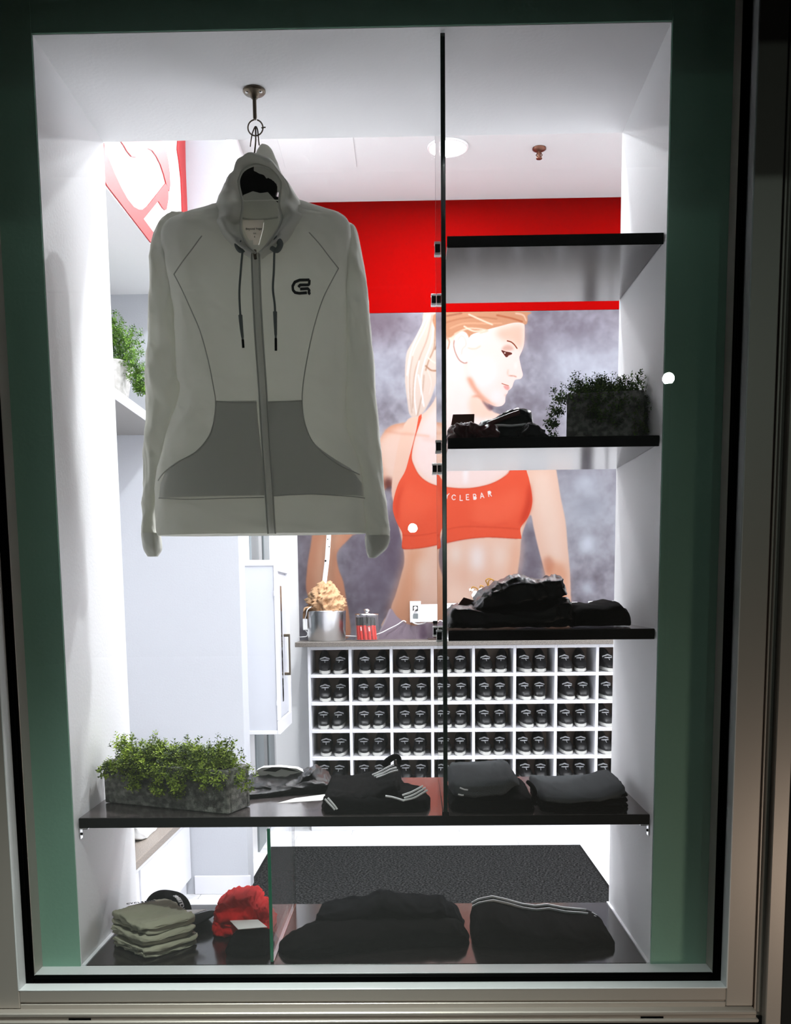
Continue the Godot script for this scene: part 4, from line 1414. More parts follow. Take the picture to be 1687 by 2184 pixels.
func hoodie() -> void:
	var T := torso_rows()
	var t := thing("zip_hoodie", Vector3(-0.34, 1.5, -2.31), "pale grey zip hoodie with pouch pockets hanging on a black hanger", "hoodie")
	var notch := PackedVector2Array([Vector2(-0.3747, 2.24), Vector2(-0.2748, 2.2383), Vector2(-0.2779, 2.1946), Vector2(-0.2912, 2.1607), Vector2(-0.3147, 2.1346), Vector2(-0.3315, 2.127), Vector2(-0.3478, 2.139), Vector2(-0.3677, 2.1668), Vector2(-0.3749, 2.2011)])
	var s := st()
	garment_tube(s, T, -2.31, 5, 72, 0.009, notch)
	var body := put("body", s, M.fleece, t)
	s = st()
	var L := [[2.2268, -0.5339, -0.4917, 0.016], [2.2152, -0.5534, -0.4984, 0.026], [2.1934, -0.568, -0.5077, 0.034], [2.1456, -0.5795, -0.518, 0.04], [2.065, -0.5861, -0.5211, 0.041], [1.9836, -0.5927, -0.5178, 0.041], [1.9118, -0.599, -0.5152, 0.04], [1.8499, -0.6038, -0.5153, 0.04], [1.7844, -0.6088, -0.5319, 0.038], [1.7248, -0.6135, -0.5494, 0.036], [1.6626, -0.6172, -0.5671, 0.035], [1.6032, -0.6198, -0.5826, 0.034], [1.5551, -0.6229, -0.59, 0.032], [1.5283, -0.6246, -0.5922, 0.03], [1.5122, -0.6248, -0.5852, 0.028], [1.4905, -0.6224, -0.5839, 0.023], [1.4754, -0.6153, -0.5911, 0.013]]
	garment_tube(s, L, -2.335, 5, 40, 0.018, PackedVector2Array(), 4.0)
	var sl := put("sleeve", s, M.fleece, t)
	s = st()
	var R := [[2.2051, -0.172, -0.1321, 0.016], [2.195, -0.1638, -0.1186, 0.026], [2.177, -0.1588, -0.1094, 0.034], [2.1189, -0.1525, -0.0986, 0.04], [2.0586, -0.1514, -0.0921, 0.041], [1.9875, -0.1505, -0.0856, 0.041], [1.8748, -0.1492, -0.0775, 0.041], [1.7606, -0.1468, -0.0704, 0.04], [1.6924, -0.1361, -0.0626, 0.038], [1.6162, -0.1221, -0.0559, 0.036], [1.5598, -0.1121, -0.0511, 0.034], [1.5223, -0.1061, -0.0472, 0.031], [1.5061, -0.1052, -0.0484, 0.028], [1.4868, -0.1033, -0.0552, 0.024], [1.4739, -0.1013, -0.0685, 0.018], [1.4654, -0.097, -0.0817, 0.011]]
	garment_tube(s, R, -2.335, 5, 40, 0.018, PackedVector2Array(), 9.0)
	var sr := put("sleeve", s, M.fleece, t)
	# cuffs: a second short layer at each wrist
	s = st()
	garment_tube(s, [[1.525, -0.6264, -0.5836, 0.03], [1.5099, -0.626, -0.582, 0.029], [1.4884, -0.6236, -0.5818, 0.024], [1.4722, -0.6155, -0.5912, 0.013]], -2.333, 5, 32, 0.006, PackedVector2Array(), 2.0)
	put("cuff", s, M.fleece, sl)
	s = st()
	garment_tube(s, [[1.5137, -0.1062, -0.0472, 0.031], [1.5019, -0.1064, -0.0474, 0.029], [1.4846, -0.1044, -0.0552, 0.024], [1.4729, -0.1024, -0.0674, 0.018], [1.4632, -0.0982, -0.0806, 0.011]], -2.333, 5, 32, 0.006, PackedVector2Array(), 6.0)
	put("cuff", s, M.fleece, sr)
	# pouch pockets, a second layer over the lower front
	for side in 2:
		var rows: Array = [[[1.8055, -0.4297, -0.3385], [1.7832, -0.4325, -0.337], [1.758, -0.4365, -0.3356], [1.7325, -0.4458, -0.3332], [1.7122, -0.4592, -0.3317], [1.696, -0.4798, -0.33], [1.6788, -0.5153, -0.3284], [1.6614, -0.5467, -0.3278], [1.6307, -0.5638, -0.3255], [1.5996, -0.5683, -0.3231]], [[1.8042, -0.3228, -0.238], [1.7818, -0.3213, -0.2364], [1.7564, -0.3199, -0.2328], [1.731, -0.3185, -0.2239], [1.7105, -0.3169, -0.2107], [1.694, -0.3152, -0.191], [1.6764, -0.3136, -0.164], [1.6588, -0.312, -0.1327], [1.6278, -0.3096, -0.1089], [1.5999, -0.3082, -0.1062]]][side]
		s = st()
		var g := []
		for q in rows:
			var line := PackedVector3Array()
			for k in 17:
				var p := on_front(T, Vector3(lerpf(q[1], q[2], k / 16.0), q[0], 0), 0.0065)
				line.append(p)
			g.append(line)
		grid(s, g, false, Vector3(0, 0, 1))
		var back := []
		for line in g:
			var b := PackedVector3Array()
			for p in line: b.append(p - Vector3(0, 0, 0.0025))
			back.append(b)
		grid(s, back, false, Vector3(0, 0, -1))
		for e in [0, 16]:
			var rim := []
			for i in g.size(): rim.append(PackedVector3Array([g[i][e], back[i][e]]))
			grid(s, rim, false, Vector3(-1 if e == 0 else 1, 0, 0))
		put("pocket", s, M.fleece, t)
	# seams
	var seams := [[Vector3(-0.4489, 2.1552, -2.27), Vector3(-0.4725, 2.1273, -2.27), Vector3(-0.4962, 2.1013, -2.27), Vector3(-0.5156, 2.0801, -2.27)], [Vector3(-0.5156, 2.0801, -2.27), Vector3(-0.4982, 2.0465, -2.27), Vector3(-0.4772, 1.9998, -2.27), Vector3(-0.4581, 1.9529, -2.27), Vector3(-0.4434, 1.8948, -2.27), Vector3(-0.4338, 1.8395, -2.27), Vector3(-0.4297, 1.8041, -2.27), Vector3(-0.4343, 1.7636, -2.27), Vector3(-0.447, 1.7292, -2.27), Vector3(-0.4777, 1.6969, -2.27), Vector3(-0.5164, 1.6779, -2.27), Vector3(-0.5512, 1.6567, -2.27), Vector3(-0.5699, 1.6384, -2.27)], [Vector3(-0.2147, 2.1592, -2.27), Vector3(-0.1927, 2.1356, -2.27), Vector3(-0.1706, 2.108, -2.27), Vector3(-0.1525, 2.0873, -2.27)], [Vector3(-0.1525, 2.0873, -2.27), Vector3(-0.1706, 2.0533, -2.27), Vector3(-0.1889, 2.0153, -2.27), Vector3(-0.2087, 1.9563, -2.27), Vector3(-0.2246, 1.8918, -2.27), Vector3(-0.234, 1.8418, -2.27), Vector3(-0.2371, 1.7995, -2.27), Vector3(-0.2318, 1.7549, -2.27), Vector3(-0.2158, 1.716, -2.27), Vector3(-0.189, 1.6871, -2.27), Vector3(-0.1558, 1.6641, -2.27), Vector3(-0.1139, 1.6472, -2.27)], [Vector3(-0.4297, 1.8061, -2.27), Vector3(-0.39, 1.8016, -2.27), Vector3(-0.3376, 1.8009, -2.27)], [Vector3(-0.3229, 1.8007, -2.27), Vector3(-0.281, 1.8021, -2.27), Vector3(-0.238, 1.8046, -2.27)], [Vector3(-0.5694, 1.5991, -2.27), Vector3(-0.5026, 1.5941, -2.27), Vector3(-0.4176, 1.5942, -2.27), Vector3(-0.3264, 1.5951, -2.27)], [Vector3(-0.3072, 1.598, -2.27), Vector3(-0.2267, 1.6012, -2.27), Vector3(-0.1633, 1.5984, -2.27), Vector3(-0.1031, 1.5956, -2.27)]]
	for q in seams:
		s = st()
		var line := []
		for p in spline(q, 8): line.append(on_front(T, p, 0.0062))
		tube(s, line, 0.0013, 6)
		put("seam", s, M.fleece_seam, body)
	# zip placket
	var zp := spline([Vector3(-0.3318, 2.1154, -2.27), Vector3(-0.3308, 2.042, -2.27), Vector3(-0.3289, 1.963, -2.27), Vector3(-0.3259, 1.8832, -2.27), Vector3(-0.3229, 1.8027, -2.27), Vector3(-0.3198, 1.7214, -2.27), Vector3(-0.3164, 1.6497, -2.27), Vector3(-0.314, 1.5826, -2.27), Vector3(-0.3126, 1.516, -2.27)], 6)
	var mid := []
	for p in zp: mid.append(on_front(T, p, 0.0075))
	for off in [-0.0085, 0.0085]:
		s = st()
		var line := []
		for p in mid: line.append(p + Vector3(off, 0, -0.0015))
		tube(s, line, 0.002, 6)
		put("zip_seam", s, M.fleece_seam, body)
	s = st()
	var tape := []
	for p in mid:
		tape.append(PackedVector3Array([p + Vector3(-0.0075, 0, -0.004), p + Vector3(-0.006, 0, 0.002), p + Vector3(0, 0, 0.0035), p + Vector3(0.006, 0, 0.002), p + Vector3(0.0075, 0, -0.004)]))
	grid(s, tape, false, Vector3(0, 0, 1))
	var zt := put("zip_placket", s, M.fleece, t)
	s = st()
	tube(s, [mid[0] + Vector3(0, 0.004, 0.004), mid[1] + Vector3(0, 0, 0.005), mid[2] + Vector3(0.001, 0.004, 0.006)], 0.0034, 8)
	put("zip_pull", s, M.dull_steel, zt)
	# hood: a broad soft band of cloth round the opening, rolled back to the outer line
	var inner := spline([Vector3(-0.3297, 2.1107, -2.262), Vector3(-0.3476, 2.1295, -2.262), Vector3(-0.3601, 2.1567, -2.262), Vector3(-0.3633, 2.1877, -2.262), Vector3(-0.3591, 2.2241, -2.262), Vector3(-0.3661, 2.2606, -2.262), Vector3(-0.3646, 2.2777, -2.262), Vector3(-0.3529, 2.2937, -2.262), Vector3(-0.3273, 2.3028, -2.262), Vector3(-0.3002, 2.2947, -2.262), Vector3(-0.2823, 2.2801, -2.262), Vector3(-0.2756, 2.2629, -2.262), Vector3(-0.2797, 2.2228, -2.262), Vector3(-0.2744, 2.192, -2.262), Vector3(-0.2834, 2.1575, -2.262), Vector3(-0.3047, 2.1268, -2.262), Vector3(-0.3215, 2.1106, -2.262)], 5)
	var outer := spline([Vector3(-0.3462, 2.1029, -2.3), Vector3(-0.3851, 2.1312, -2.3), Vector3(-0.4113, 2.1592, -2.3), Vector3(-0.4317, 2.2008, -2.3), Vector3(-0.4262, 2.2417, -2.3), Vector3(-0.4054, 2.2745, -2.3), Vector3(-0.3882, 2.2955, -2.3), Vector3(-0.3657, 2.3222, -2.3), Vector3(-0.3293, 2.3351, -2.3), Vector3(-0.2946, 2.3229, -2.3), Vector3(-0.2707, 2.2897, -2.3), Vector3(-0.2467, 2.2563, -2.3), Vector3(-0.2247, 2.2229, -2.3), Vector3(-0.217, 2.1973, -2.3), Vector3(-0.2449, 2.1566, -2.3), Vector3(-0.2767, 2.1295, -2.3), Vector3(-0.317, 2.1025, -2.3)], 5)
	s = st()
	var rows := []
	for i in inner.size():
		var a: Vector3 = inner[i]
		var b: Vector3 = outer[i]
		var line := PackedVector3Array()
		var wr := (fold(Vector3(a.x * 20.0 + 3.0, a.y * 14.0, 1.0)) - 0.5)
		var low := smoothstep(2.21, 2.13, a.y)
		for k in 13:
			var f := k / 12.0
			var p := a.lerp(b, f)
			var bulge := sin(f * PI * 0.95)
			p.z = lerpf(-2.275, -2.315, f * f) + 0.026 * bulge + 0.030 * wr * sin(f * PI * 2.2) + low * 0.030 * (1.0 - 0.4 * f)
			line.append(p)
		for k in 7:
			var f := (k + 1) / 7.0
			line.append(b.lerp(a, f * 0.25) + Vector3(0, 0, -2.325 - 0.02 * sin(f * PI / 2) - b.lerp(a, f * 0.25).z + low * 0.018))
		rows.append(line)
	grid(s, rows, false, Vector3(0, 0, 1))
	var hood := put("hood", s, M.fleece, t)
	s = st()
	tube(s, inner.map(func(p): return Vector3(p.x, p.y, -2.272 + smoothstep(2.21, 2.13, p.y) * 0.03)), 0.0028, 6)
	put("hood_rim", s, M.fleece, hood)
	s = st()                                                        # the peak of the hood that stands up behind the hook
	pile(s, [[Vector3(-0.3425, 2.3475, -2.34).x, 2.30, Vector3(-0.342, 2.3641, -2.34).y, -2.325, -2.345], [Vector3(-0.3226, 2.3471, -2.34).x, 2.29, Vector3(-0.3219, 2.3726, -2.34).y, -2.325, -2.35], [Vector3(-0.3016, 2.3468, -2.34).x, 2.28, Vector3(-0.3013, 2.3605, -2.34).y, -2.325, -2.35], [Vector3(-0.2774, 2.31, -2.34).x, 2.26, Vector3(-0.2772, 2.3159, -2.34).y, -2.325, -2.345]], 0.0, 0.002, 15.0, 0.02, 0.8, 1.0)
	put("hood_peak", s, M.fleece, hood)
	# inside of the collar: back neck panel, tape and label
	s = st()
	prism(s, PackedVector2Array([Vector2(-0.3731, 2.2375), Vector2(-0.3641, 2.259), Vector2(-0.343, 2.2665), Vector2(-0.3264, 2.2623), Vector2(-0.3096, 2.264), Vector2(-0.2934, 2.2461), Vector2(-0.2811, 2.236), Vector2(-0.28, 2.1965), Vector2(-0.2933, 2.167), Vector2(-0.3193, 2.1396), Vector2(-0.3326, 2.1497), Vector2(-0.3222, 2.1853), Vector2(-0.3197, 2.2011), Vector2(-0.3668, 2.2019), Vector2(-0.3652, 2.186), Vector2(-0.3474, 2.15), Vector2(-0.3572, 2.1362), Vector2(-0.3752, 2.1683), Vector2(-0.3816, 2.1982)]), Transform3D(Basis.IDENTITY, Vector3(0, 0, -2.3185)), 0.002)
	var np := put("neck_panel", s, M.fleece, hood)
	s = st()
	tube(s, spline([Vector3(-0.3732, 2.2124, -2.318), Vector3(-0.3545, 2.2081, -2.318), Vector3(-0.3273, 2.2067, -2.318), Vector3(-0.3021, 2.2092, -2.318), Vector3(-0.2811, 2.2129, -2.318)], 5), 0.0026, 6)
	put("neck_tape", s, M.fleece_seam, np)
	s = st()
	prism(s, PackedVector2Array([Vector2(-0.3652, 2.2002), Vector2(-0.3182, 2.2004), Vector2(-0.3208, 2.1817), Vector2(-0.3323, 2.1463), Vector2(-0.3459, 2.1465), Vector2(-0.3636, 2.1824)]), Transform3D(Basis.IDENTITY, Vector3(0, 0, -2.3015)), 0.0012)
	var lab := put("label", s, M.label_cloth, t)
	lab.set_meta("label", "pale neck label with small dark print")
	letter("Beyond Yoga", 0.0042, 0.0004, M.black_print, Transform3D(Basis.IDENTITY, Vector3(-0.3408, 2.1816, -2.2998) - t.position), lab)
	letter("SIZE", 0.0026, 0.0004, M.black_print, Transform3D(Basis.IDENTITY, Vector3(-0.339, 2.1718, -2.2998) - t.position), lab, "lettering", false)
	letter("S", 0.0034, 0.0004, M.black_print, Transform3D(Basis.IDENTITY, Vector3(-0.3392, 2.1649, -2.2998) - t.position), lab)
	# dark rolls that stand for shade under the hood where the cord leaves it, and the cords
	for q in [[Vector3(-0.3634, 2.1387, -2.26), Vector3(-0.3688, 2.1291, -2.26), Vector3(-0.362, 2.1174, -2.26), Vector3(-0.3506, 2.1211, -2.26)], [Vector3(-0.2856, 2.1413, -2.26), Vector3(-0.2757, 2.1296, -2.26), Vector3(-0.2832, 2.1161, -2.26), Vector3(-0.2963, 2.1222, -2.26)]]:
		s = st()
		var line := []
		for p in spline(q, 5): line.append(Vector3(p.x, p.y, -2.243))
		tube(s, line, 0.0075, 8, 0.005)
		put("shade_fold", s, M.fleece_cord, hood)
	for q in [[Vector3(-0.3568, 2.1173, -2.26), Vector3(-0.3631, 2.0785, -2.26), Vector3(-0.3676, 2.0346, -2.26), Vector3(-0.3676, 2.0003, -2.26), Vector3(-0.3657, 1.9608, -2.26), Vector3(-0.3634, 1.9331, -2.26), Vector3(-0.3628, 1.9162, -2.26)], [Vector3(-0.2883, 2.1162, -2.26), Vector3(-0.2913, 2.0774, -2.26), Vector3(-0.2944, 2.0384, -2.26), Vector3(-0.2912, 2.004, -2.26), Vector3(-0.291, 1.9696, -2.26), Vector3(-0.2909, 1.935, -2.26), Vector3(-0.2915, 1.9092, -2.26)]]:
		s = st()
		var line := []
		for p in spline(q, 5): line.append(on_front(T, p, 0.010 + 0.012 * smoothstep(2.06, 2.13, p.y)))
		tube(s, line, 0.0024, 8)
		var cord := put("drawcord", s, M.fleece_cord, t)
		s = st()
		var n := line.size()
		tube(s, line.slice(int(n * 0.55), int(n * 0.82)), 0.0046, 8, 0.003)
		put("knot", s, M.fleece_cord, cord)
		s = st()
		tube(s, line.slice(int(n * 0.82)), 0.0028, 8)
		put("tip", s, M.rubber, cord)
	# embroidered monogram on the chest
	s = st()
	var u := 0.000352
	var c0: Vector3 = Vector3(-0.2339, 2.041, -2.262)
	for q in [[Vector2(53, -47), Vector2(-8, -47), Vector2(-38, -36), Vector2(-52, -12), Vector2(-50, 12), Vector2(-38, 26), Vector2(-12, 31), Vector2(36, 28)], [Vector2(53, -47), Vector2(51, -22), Vector2(44, -18), Vector2(-6, -18), Vector2(-16, -6)], [Vector2(-6, 6), Vector2(42, 4), Vector2(51, 14), Vector2(46, 30), Vector2(56, 36)]]:
		var line := []
		for p in q: line.append(Vector2(c0.x + p.x * u, c0.y - p.y * u))
		prism(s, stroke(line, 15 * u), Transform3D(Basis.IDENTITY, Vector3(0, 0, on_front(T, c0, 0.0).z + 0.0045)), 0.003)
	var mg := put("monogram", s, M.black_print, t)
	mg.set_meta("label", "black embroidered monogram on the chest")



func planters() -> void:
	# long concrete trough on the full-width shelf, turned a little; mossy plant
	var yaw := atan2(0.131, 0.314)
	var frame := Transform3D(Basis(Vector3.UP, yaw).inverse(), Vector3(-0.7205, 0.8975, -2.2609))
	frame = Transform3D(Basis(Vector3(0.3138, 0, 0.1306).normalized(), Vector3.UP, Vector3(0.3138, 0, 0.1306).normalized().cross(Vector3.UP)), Vector3(-0.7205, 0.8975, -2.2609))
	var tip := Transform3D(Basis(Vector3.RIGHT, TILT), Vector3.ZERO)
	frame = Transform3D(Basis.IDENTITY, Vector3(0, 0.897, -2.107)) * tip * Transform3D(Basis.IDENTITY, Vector3(0, -0.897, 2.107)) * frame
	var mid := frame * Vector3(0.17, 0, -0.045)
	var t := thing("concrete_planter", mid, "rough grey concrete trough with bright green mossy plant, left end of long shelf", "planter")
	trough(t, frame, Vector3(0.34, 0.098, 0.092))
	O = mid
	var tufts := []
	for k in 9:
		var p := frame * Vector3(0.02 + 0.038 * k, 0.085 + 0.012 * sin(k * 2.3), 0.012) - (frame * Vector3(0.17, 0.09, -0.045))
		tufts.append([p, 0.026])
	for q in [[0.10, 0.055], [0.165, 0.05], [0.215, 0.055]]:
		tufts.append([frame * Vector3(q[0], q[1], 0.014) - (frame * Vector3(0.17, 0.09, -0.045)), 0.02])
	tufts.append([frame * Vector3(0.36, 0.075, -0.04) - (frame * Vector3(0.17, 0.09, -0.045)), 0.03])
	for k in 4:
		tufts.append([frame * Vector3(0.05 + 0.08 * k, 0.12 + 0.010 * (k % 2), -0.04) - (frame * Vector3(0.17, 0.09, -0.045)), 0.036])
	rng.seed = 31
	foliage_long(t, frame, Vector3(0.34, 0.098, 0.092), 2600, tufts, 0.017, 0.058, Color(0.03, 0.065, 0.006), Color(0.55, 0.72, 0.07))
	# shorter trough on the upper shelf at the right
	frame = Transform3D(Basis(Vector3.UP, -0.22), Vector3(0.345, 1.6965, -2.245))
	frame = Transform3D(Basis.IDENTITY, Vector3(0, 1.696, -2.107)) * tip * Transform3D(Basis.IDENTITY, Vector3(0, -1.696, 2.107)) * frame
	mid = frame * Vector3(0.08, 0, -0.04)
	t = thing("concrete_planter", mid, "dark concrete planter with overhanging green plant, right end of middle short shelf", "planter")
	trough(t, frame, Vector3(0.165, 0.108, 0.10))
	O = mid
	tufts = []
	var ref := frame * Vector3(0.08, 0.1, -0.045)
	for q in [[-0.018, 0.115, -0.02, 0.024], [-0.026, 0.085, -0.01, 0.02], [-0.036, 0.055, 0.0, 0.017], [-0.034, 0.025, 0.0, 0.014], [0.03, 0.10, 0.012, 0.03], [0.07, 0.10, 0.014, 0.03], [0.11, 0.09, 0.014, 0.035], [0.15, 0.08, 0.01, 0.035], [0.17, 0.07, -0.02, 0.035], [0.165, 0.04, 0.0, 0.028], [0.10, 0.06, 0.014, 0.022], [0.06, 0.07, 0.014, 0.02], [0.03, 0.135, -0.04, 0.024], [0.07, 0.145, -0.04, 0.024], [0.11, 0.14, -0.05, 0.026], [0.14, 0.12, -0.05, 0.026]]:
		tufts.append([frame * Vector3(q[0], q[1], q[2]) - ref, q[3]])
	rng.seed = 33
	foliage_long(t, frame, Vector3(0.165, 0.1, 0.10), 1700, tufts, 0.0145, 0.05, Color(0.02, 0.05, 0.004), Color(0.14, 0.25, 0.03))

func trough(t: Node3D, frame: Transform3D, size: Vector3) -> void:
	var s := st()
	var w := 0.012
	var parts := [[Vector3(0, 0, 0), Vector3(size.x, size.y, -w)], [Vector3(0, 0, -size.z + w), Vector3(size.x, size.y, -size.z)], [Vector3(0, 0, -w), Vector3(w, size.y, -size.z + w)], [Vector3(size.x - w, 0, -w), Vector3(size.x, size.y, -size.z + w)], [Vector3(w, 0, -w), Vector3(size.x - w, 0.012, -size.z + w)]]
	for p in parts: box(s, p[0], p[1], 0.0025, frame)
	put("trough", s, M.concrete, t)
	s = st()
	box(s, Vector3(w, 0.012, -w), Vector3(size.x - w, size.y - 0.012, -size.z + w), 0.0, frame)
	put("soil", s, M.soil, t)

func foliage_long(t: Node3D, frame: Transform3D, size: Vector3, count: int, tufts: Array, leaf: float, high: float, dark: Color, light: Color) -> void:
	var at := frame * Vector3(size.x * 0.5, size.y - 0.008, -size.z * 0.5)
	var extra := []
	for q in tufts: extra.append(q)
	for k in 12:                                                     # the body of the plant: overlapping mounds along the trough
		var f := (k + 0.5) / 12.0
		extra.append([frame.basis * Vector3((f - 0.5) * size.x * 0.98, high * (0.45 + 0.25 * sin(k * 1.9)), rng.randf_range(-0.3, 0.3) * size.z), high * 0.62])
	var saved := O
	foliage(t, at, Vector3(size.x * 0.45, high * 0.8, size.z * 0.5), count, dark, light, leaf, extra)
	O = saved

func slab(label: String, called: String, category: String, group: String, at: Vector3, yaw: float, stns: Array, m: Material, layers: float, wrinkle: float, freq: float, seed_at: float, part := "cloth") -> Node3D:
	var t := thing(called, at, label, category, group)
	O = Vector3.ZERO
	var s := st()
	pile(s, stns, layers, wrinkle, freq, 0.016, 0.5, seed_at)
	put(part, s, m, t)
	t.rotation.y = yaw
	return t

func garment(label: String, called: String, category: String, group: String, stns: Array, m: Material, layers: float, wrinkle: float, freq: float, end: float, seed_at: float, square := 0.55) -> Node3D:
	var mid = stns[stns.size() / 2]
	var t := thing(called, Vector3(mid[0], mid[1], (mid[3] + mid[4]) / 2.0), label, category, group)
	var s := st()
	pile(s, stns, layers, wrinkle, freq, end, square, seed_at)
	put("cloth", s, m, t)
	return t

func shelf_clothes() -> void:
	lean = TILT
	var s: SurfaceTool
	var t: Node3D
	# middle short shelf: wine-red and black clothes, a kraft tag
	var g := "dark clothes on the middle short shelf"
	t = garment("crumpled wine-red nylon garment beside the glass divider on the middle shelf", "folded_garment", "clothing", g, [[0.0807, 1.696, 1.72051, -2.17, -2.3], [0.0892, 1.696, 1.7296, -2.15, -2.3], [0.102, 1.696, 1.73595, -2.14, -2.3], [0.1174, 1.696, 1.7331, -2.15, -2.3], [0.131, 1.696, 1.73745, -2.14, -2.3], [0.1474, 1.696, 1.72864, -2.15, -2.29], [0.1671, 1.696, 1.73025, -2.14, -2.3], [0.1896, 1.696, 1.72124, -2.15, -2.29]], M.wine_nylon, 2.0, 0.009, 26.0, 0.012, 11.0)
	t = garment("black and wine folded jacket, the highest garment on the middle short shelf", "folded_garment", "clothing", g, [[0.1461, 1.696, 1.74744, -2.26, -2.38], [0.1646, 1.696, 1.75424, -2.25, -2.39], [0.1873, 1.696, 1.76095, -2.24, -2.4], [0.2113, 1.696, 1.77375, -2.24, -2.4], [0.2353, 1.696, 1.78045, -2.24, -2.4], [0.2583, 1.696, 1.77915, -2.24, -2.4], [0.2725, 1.696, 1.77104, -2.25, -2.39], [0.2792, 1.696, 1.74674, -2.27, -2.37]], M.black_nylon, 2.0, 0.005, 20.0, 0.014, 12.0)
	O = t.position
	s = st()
	tube(s, spline([Vector3(0.1713, 1.7434, -2.235), Vector3(0.1918, 1.7511, -2.235), Vector3(0.2174, 1.7607, -2.235), Vector3(0.241, 1.7684, -2.235)], 5), 0.006, 8)
	put("red_piping", s, M.wine_nylon, t)
	s = st()
	tube(s, spline([Vector3(0.1769, 1.7391, -2.228), Vector3(0.1974, 1.7408, -2.228), Vector3(0.2219, 1.7395, -2.228), Vector3(0.2547, 1.7421, -2.228)], 5), 0.0028, 6)
	put("pale_piping", s, M.white_print, t)
	t = garment("small black folded end of cloth left of the dark planter", "folded_garment", "clothing", g, [[0.2395, 1.696, 1.72897, -2.19, -2.31], [0.2562, 1.696, 1.73747, -2.18, -2.32], [0.2714, 1.696, 1.73537, -2.18, -2.32], [0.2834, 1.696, 1.72512, -2.18, -2.31], [0.3004, 1.696, 1.71901, -2.19, -2.3]], M.black_nylon, 2.0, 0.006, 26.0, 0.012, 13.0)
	t = thing("hang_tag", Vector3(0.1208, 1.7481, -2.31), "brown kraft tag standing behind the wine-red garment", "tag")
	s = st()
	prism(s, PackedVector2Array([Vector2(0.0994, 1.784), Vector2(0.1486, 1.7844), Vector2(0.1465, 1.7397), Vector2(0.0907, 1.7384)]), Transform3D(Basis.IDENTITY, Vector3(0, 0, -2.331)), 0.0012)
	put("card", s, M.kraft_card, t)
	# low short shelf: quilted black jackets
	g = "black jackets on the low short shelf"
	t = garment("black quilted jacket at the bottom of the pile beside the glass divider", "folded_jacket", "jacket", g, [[0.0793, 1.299, 1.33431, -2.14, -2.4], [0.0906, 1.299, 1.34362, -2.13, -2.41], [0.1124, 1.299, 1.34737, -2.13, -2.42], [0.1484, 1.299, 1.34217, -2.12, -2.43], [0.2104, 1.299, 1.34047, -2.12, -2.43], [0.2826, 1.299, 1.34487, -2.12, -2.43], [0.3243, 1.299, 1.36347, -2.13, -2.42], [0.3481, 1.299, 1.36117, -2.13, -2.42], [0.3593, 1.299, 1.33737, -2.15, -2.4]], M.black_nylon, 4.0, 0.008, 24.0, 0.02, 15.0)
	t = garment("shiny black puffer jacket heaped on top of the quilted jackets", "folded_jacket", "jacket", g, [[0.1409, 1.3357, 1.35169, -2.16, -2.36], [0.1532, 1.3377, 1.36805, -2.15, -2.38], [0.1716, 1.3375, 1.38321, -2.14, -2.4], [0.1925, 1.3383, 1.39507, -2.14, -2.41], [0.2193, 1.3391, 1.40697, -2.14, -2.41], [0.2441, 1.3398, 1.41067, -2.14, -2.41], [0.2843, 1.3425, 1.40322, -2.15, -2.41], [0.3078, 1.3504, 1.40602, -2.16, -2.4], [0.3313, 1.3625, 1.40882, -2.17, -2.39], [0.3465, 1.3748, 1.39531, -2.19, -2.37]], M.black_nylon, 2.0, 0.009, 22.0, 0.018, 16.0)
	t = garment("flat black folded jacket right of the heap on the low short shelf", "folded_jacket", "jacket", g, [[0.3542, 1.299, 1.33912, -2.16, -2.4], [0.3687, 1.299, 1.34767, -2.14, -2.41], [0.3939, 1.299, 1.34832, -2.14, -2.42], [0.4147, 1.299, 1.34613, -2.14, -2.42], [0.4353, 1.299, 1.35302, -2.14, -2.42], [0.4539, 1.299, 1.35383, -2.14, -2.42], [0.4634, 1.299, 1.34232, -2.15, -2.41], [0.476, 1.299, 1.33382, -2.16, -2.4], [0.4869, 1.299, 1.31261, -2.18, -2.38]], M.black_cloth, 3.0, 0.003, 18.0, 0.012, 17.0)
	t = thing("hang_tag", Vector3(0.1261, 1.3524, -2.3), "brown kraft tag sticking out of the heap of quilted jackets", "tag")
	s = st()
	prism(s, PackedVector2Array([Vector2(0.1066, 1.3505), Vector2(0.1218, 1.3696), Vector2(0.1466, 1.3619), Vector2(0.1401, 1.3415), Vector2(0.1174, 1.3396)]), Transform3D(Basis.IDENTITY, Vector3(0, 0, -2.301)), 0.0012)
	put("card", s, M.kraft_card, t)
	# full-width shelf
	t = garment("black tracksuit garment in a glossy bag, behind the mossy planter", "bagged_garment", "clothing", "", [[-0.4294, 0.897, 0.906842, -2.33, -2.5], [-0.4066, 0.897, 0.914596, -2.33, -2.51], [-0.3666, 0.897, 0.91745, -2.33, -2.52], [-0.3216, 0.897, 0.916806, -2.34, -2.52], [-0.2809, 0.897, 0.922262, -2.35, -2.52], [-0.2594, 0.897, 0.935219, -2.36, -2.52], [-0.245, 0.897, 0.943376, -2.37, -2.52], [-0.2265, 0.897, 0.927822, -2.37, -2.51], [-0.2034, 0.897, 0.911069, -2.37, -2.5], [-0.1898, 0.897, 0.904418, -2.38, -2.48]], M.black_nylon, 2.0, 0.009, 17.0, 0.02, 18.0)
	O = t.position
	s = st()
	pile(s, [[-0.4136, 0.8972, 0.909511, -2.28, -2.36], [-0.3791, 0.8972, 0.911268, -2.29, -2.36], [-0.3255, 0.8972, 0.913034, -2.31, -2.37], [-0.2711, 0.8972, 0.919501, -2.33, -2.38], [-0.2263, 0.8972, 0.925757, -2.34, -2.38], [-0.1977, 0.8972, 0.921167, -2.35, -2.39]], 1.0, 0.007, 20.0, 0.02, 0.6, 19.0)
	put("bag_fold", s, M.black_nylon, t)
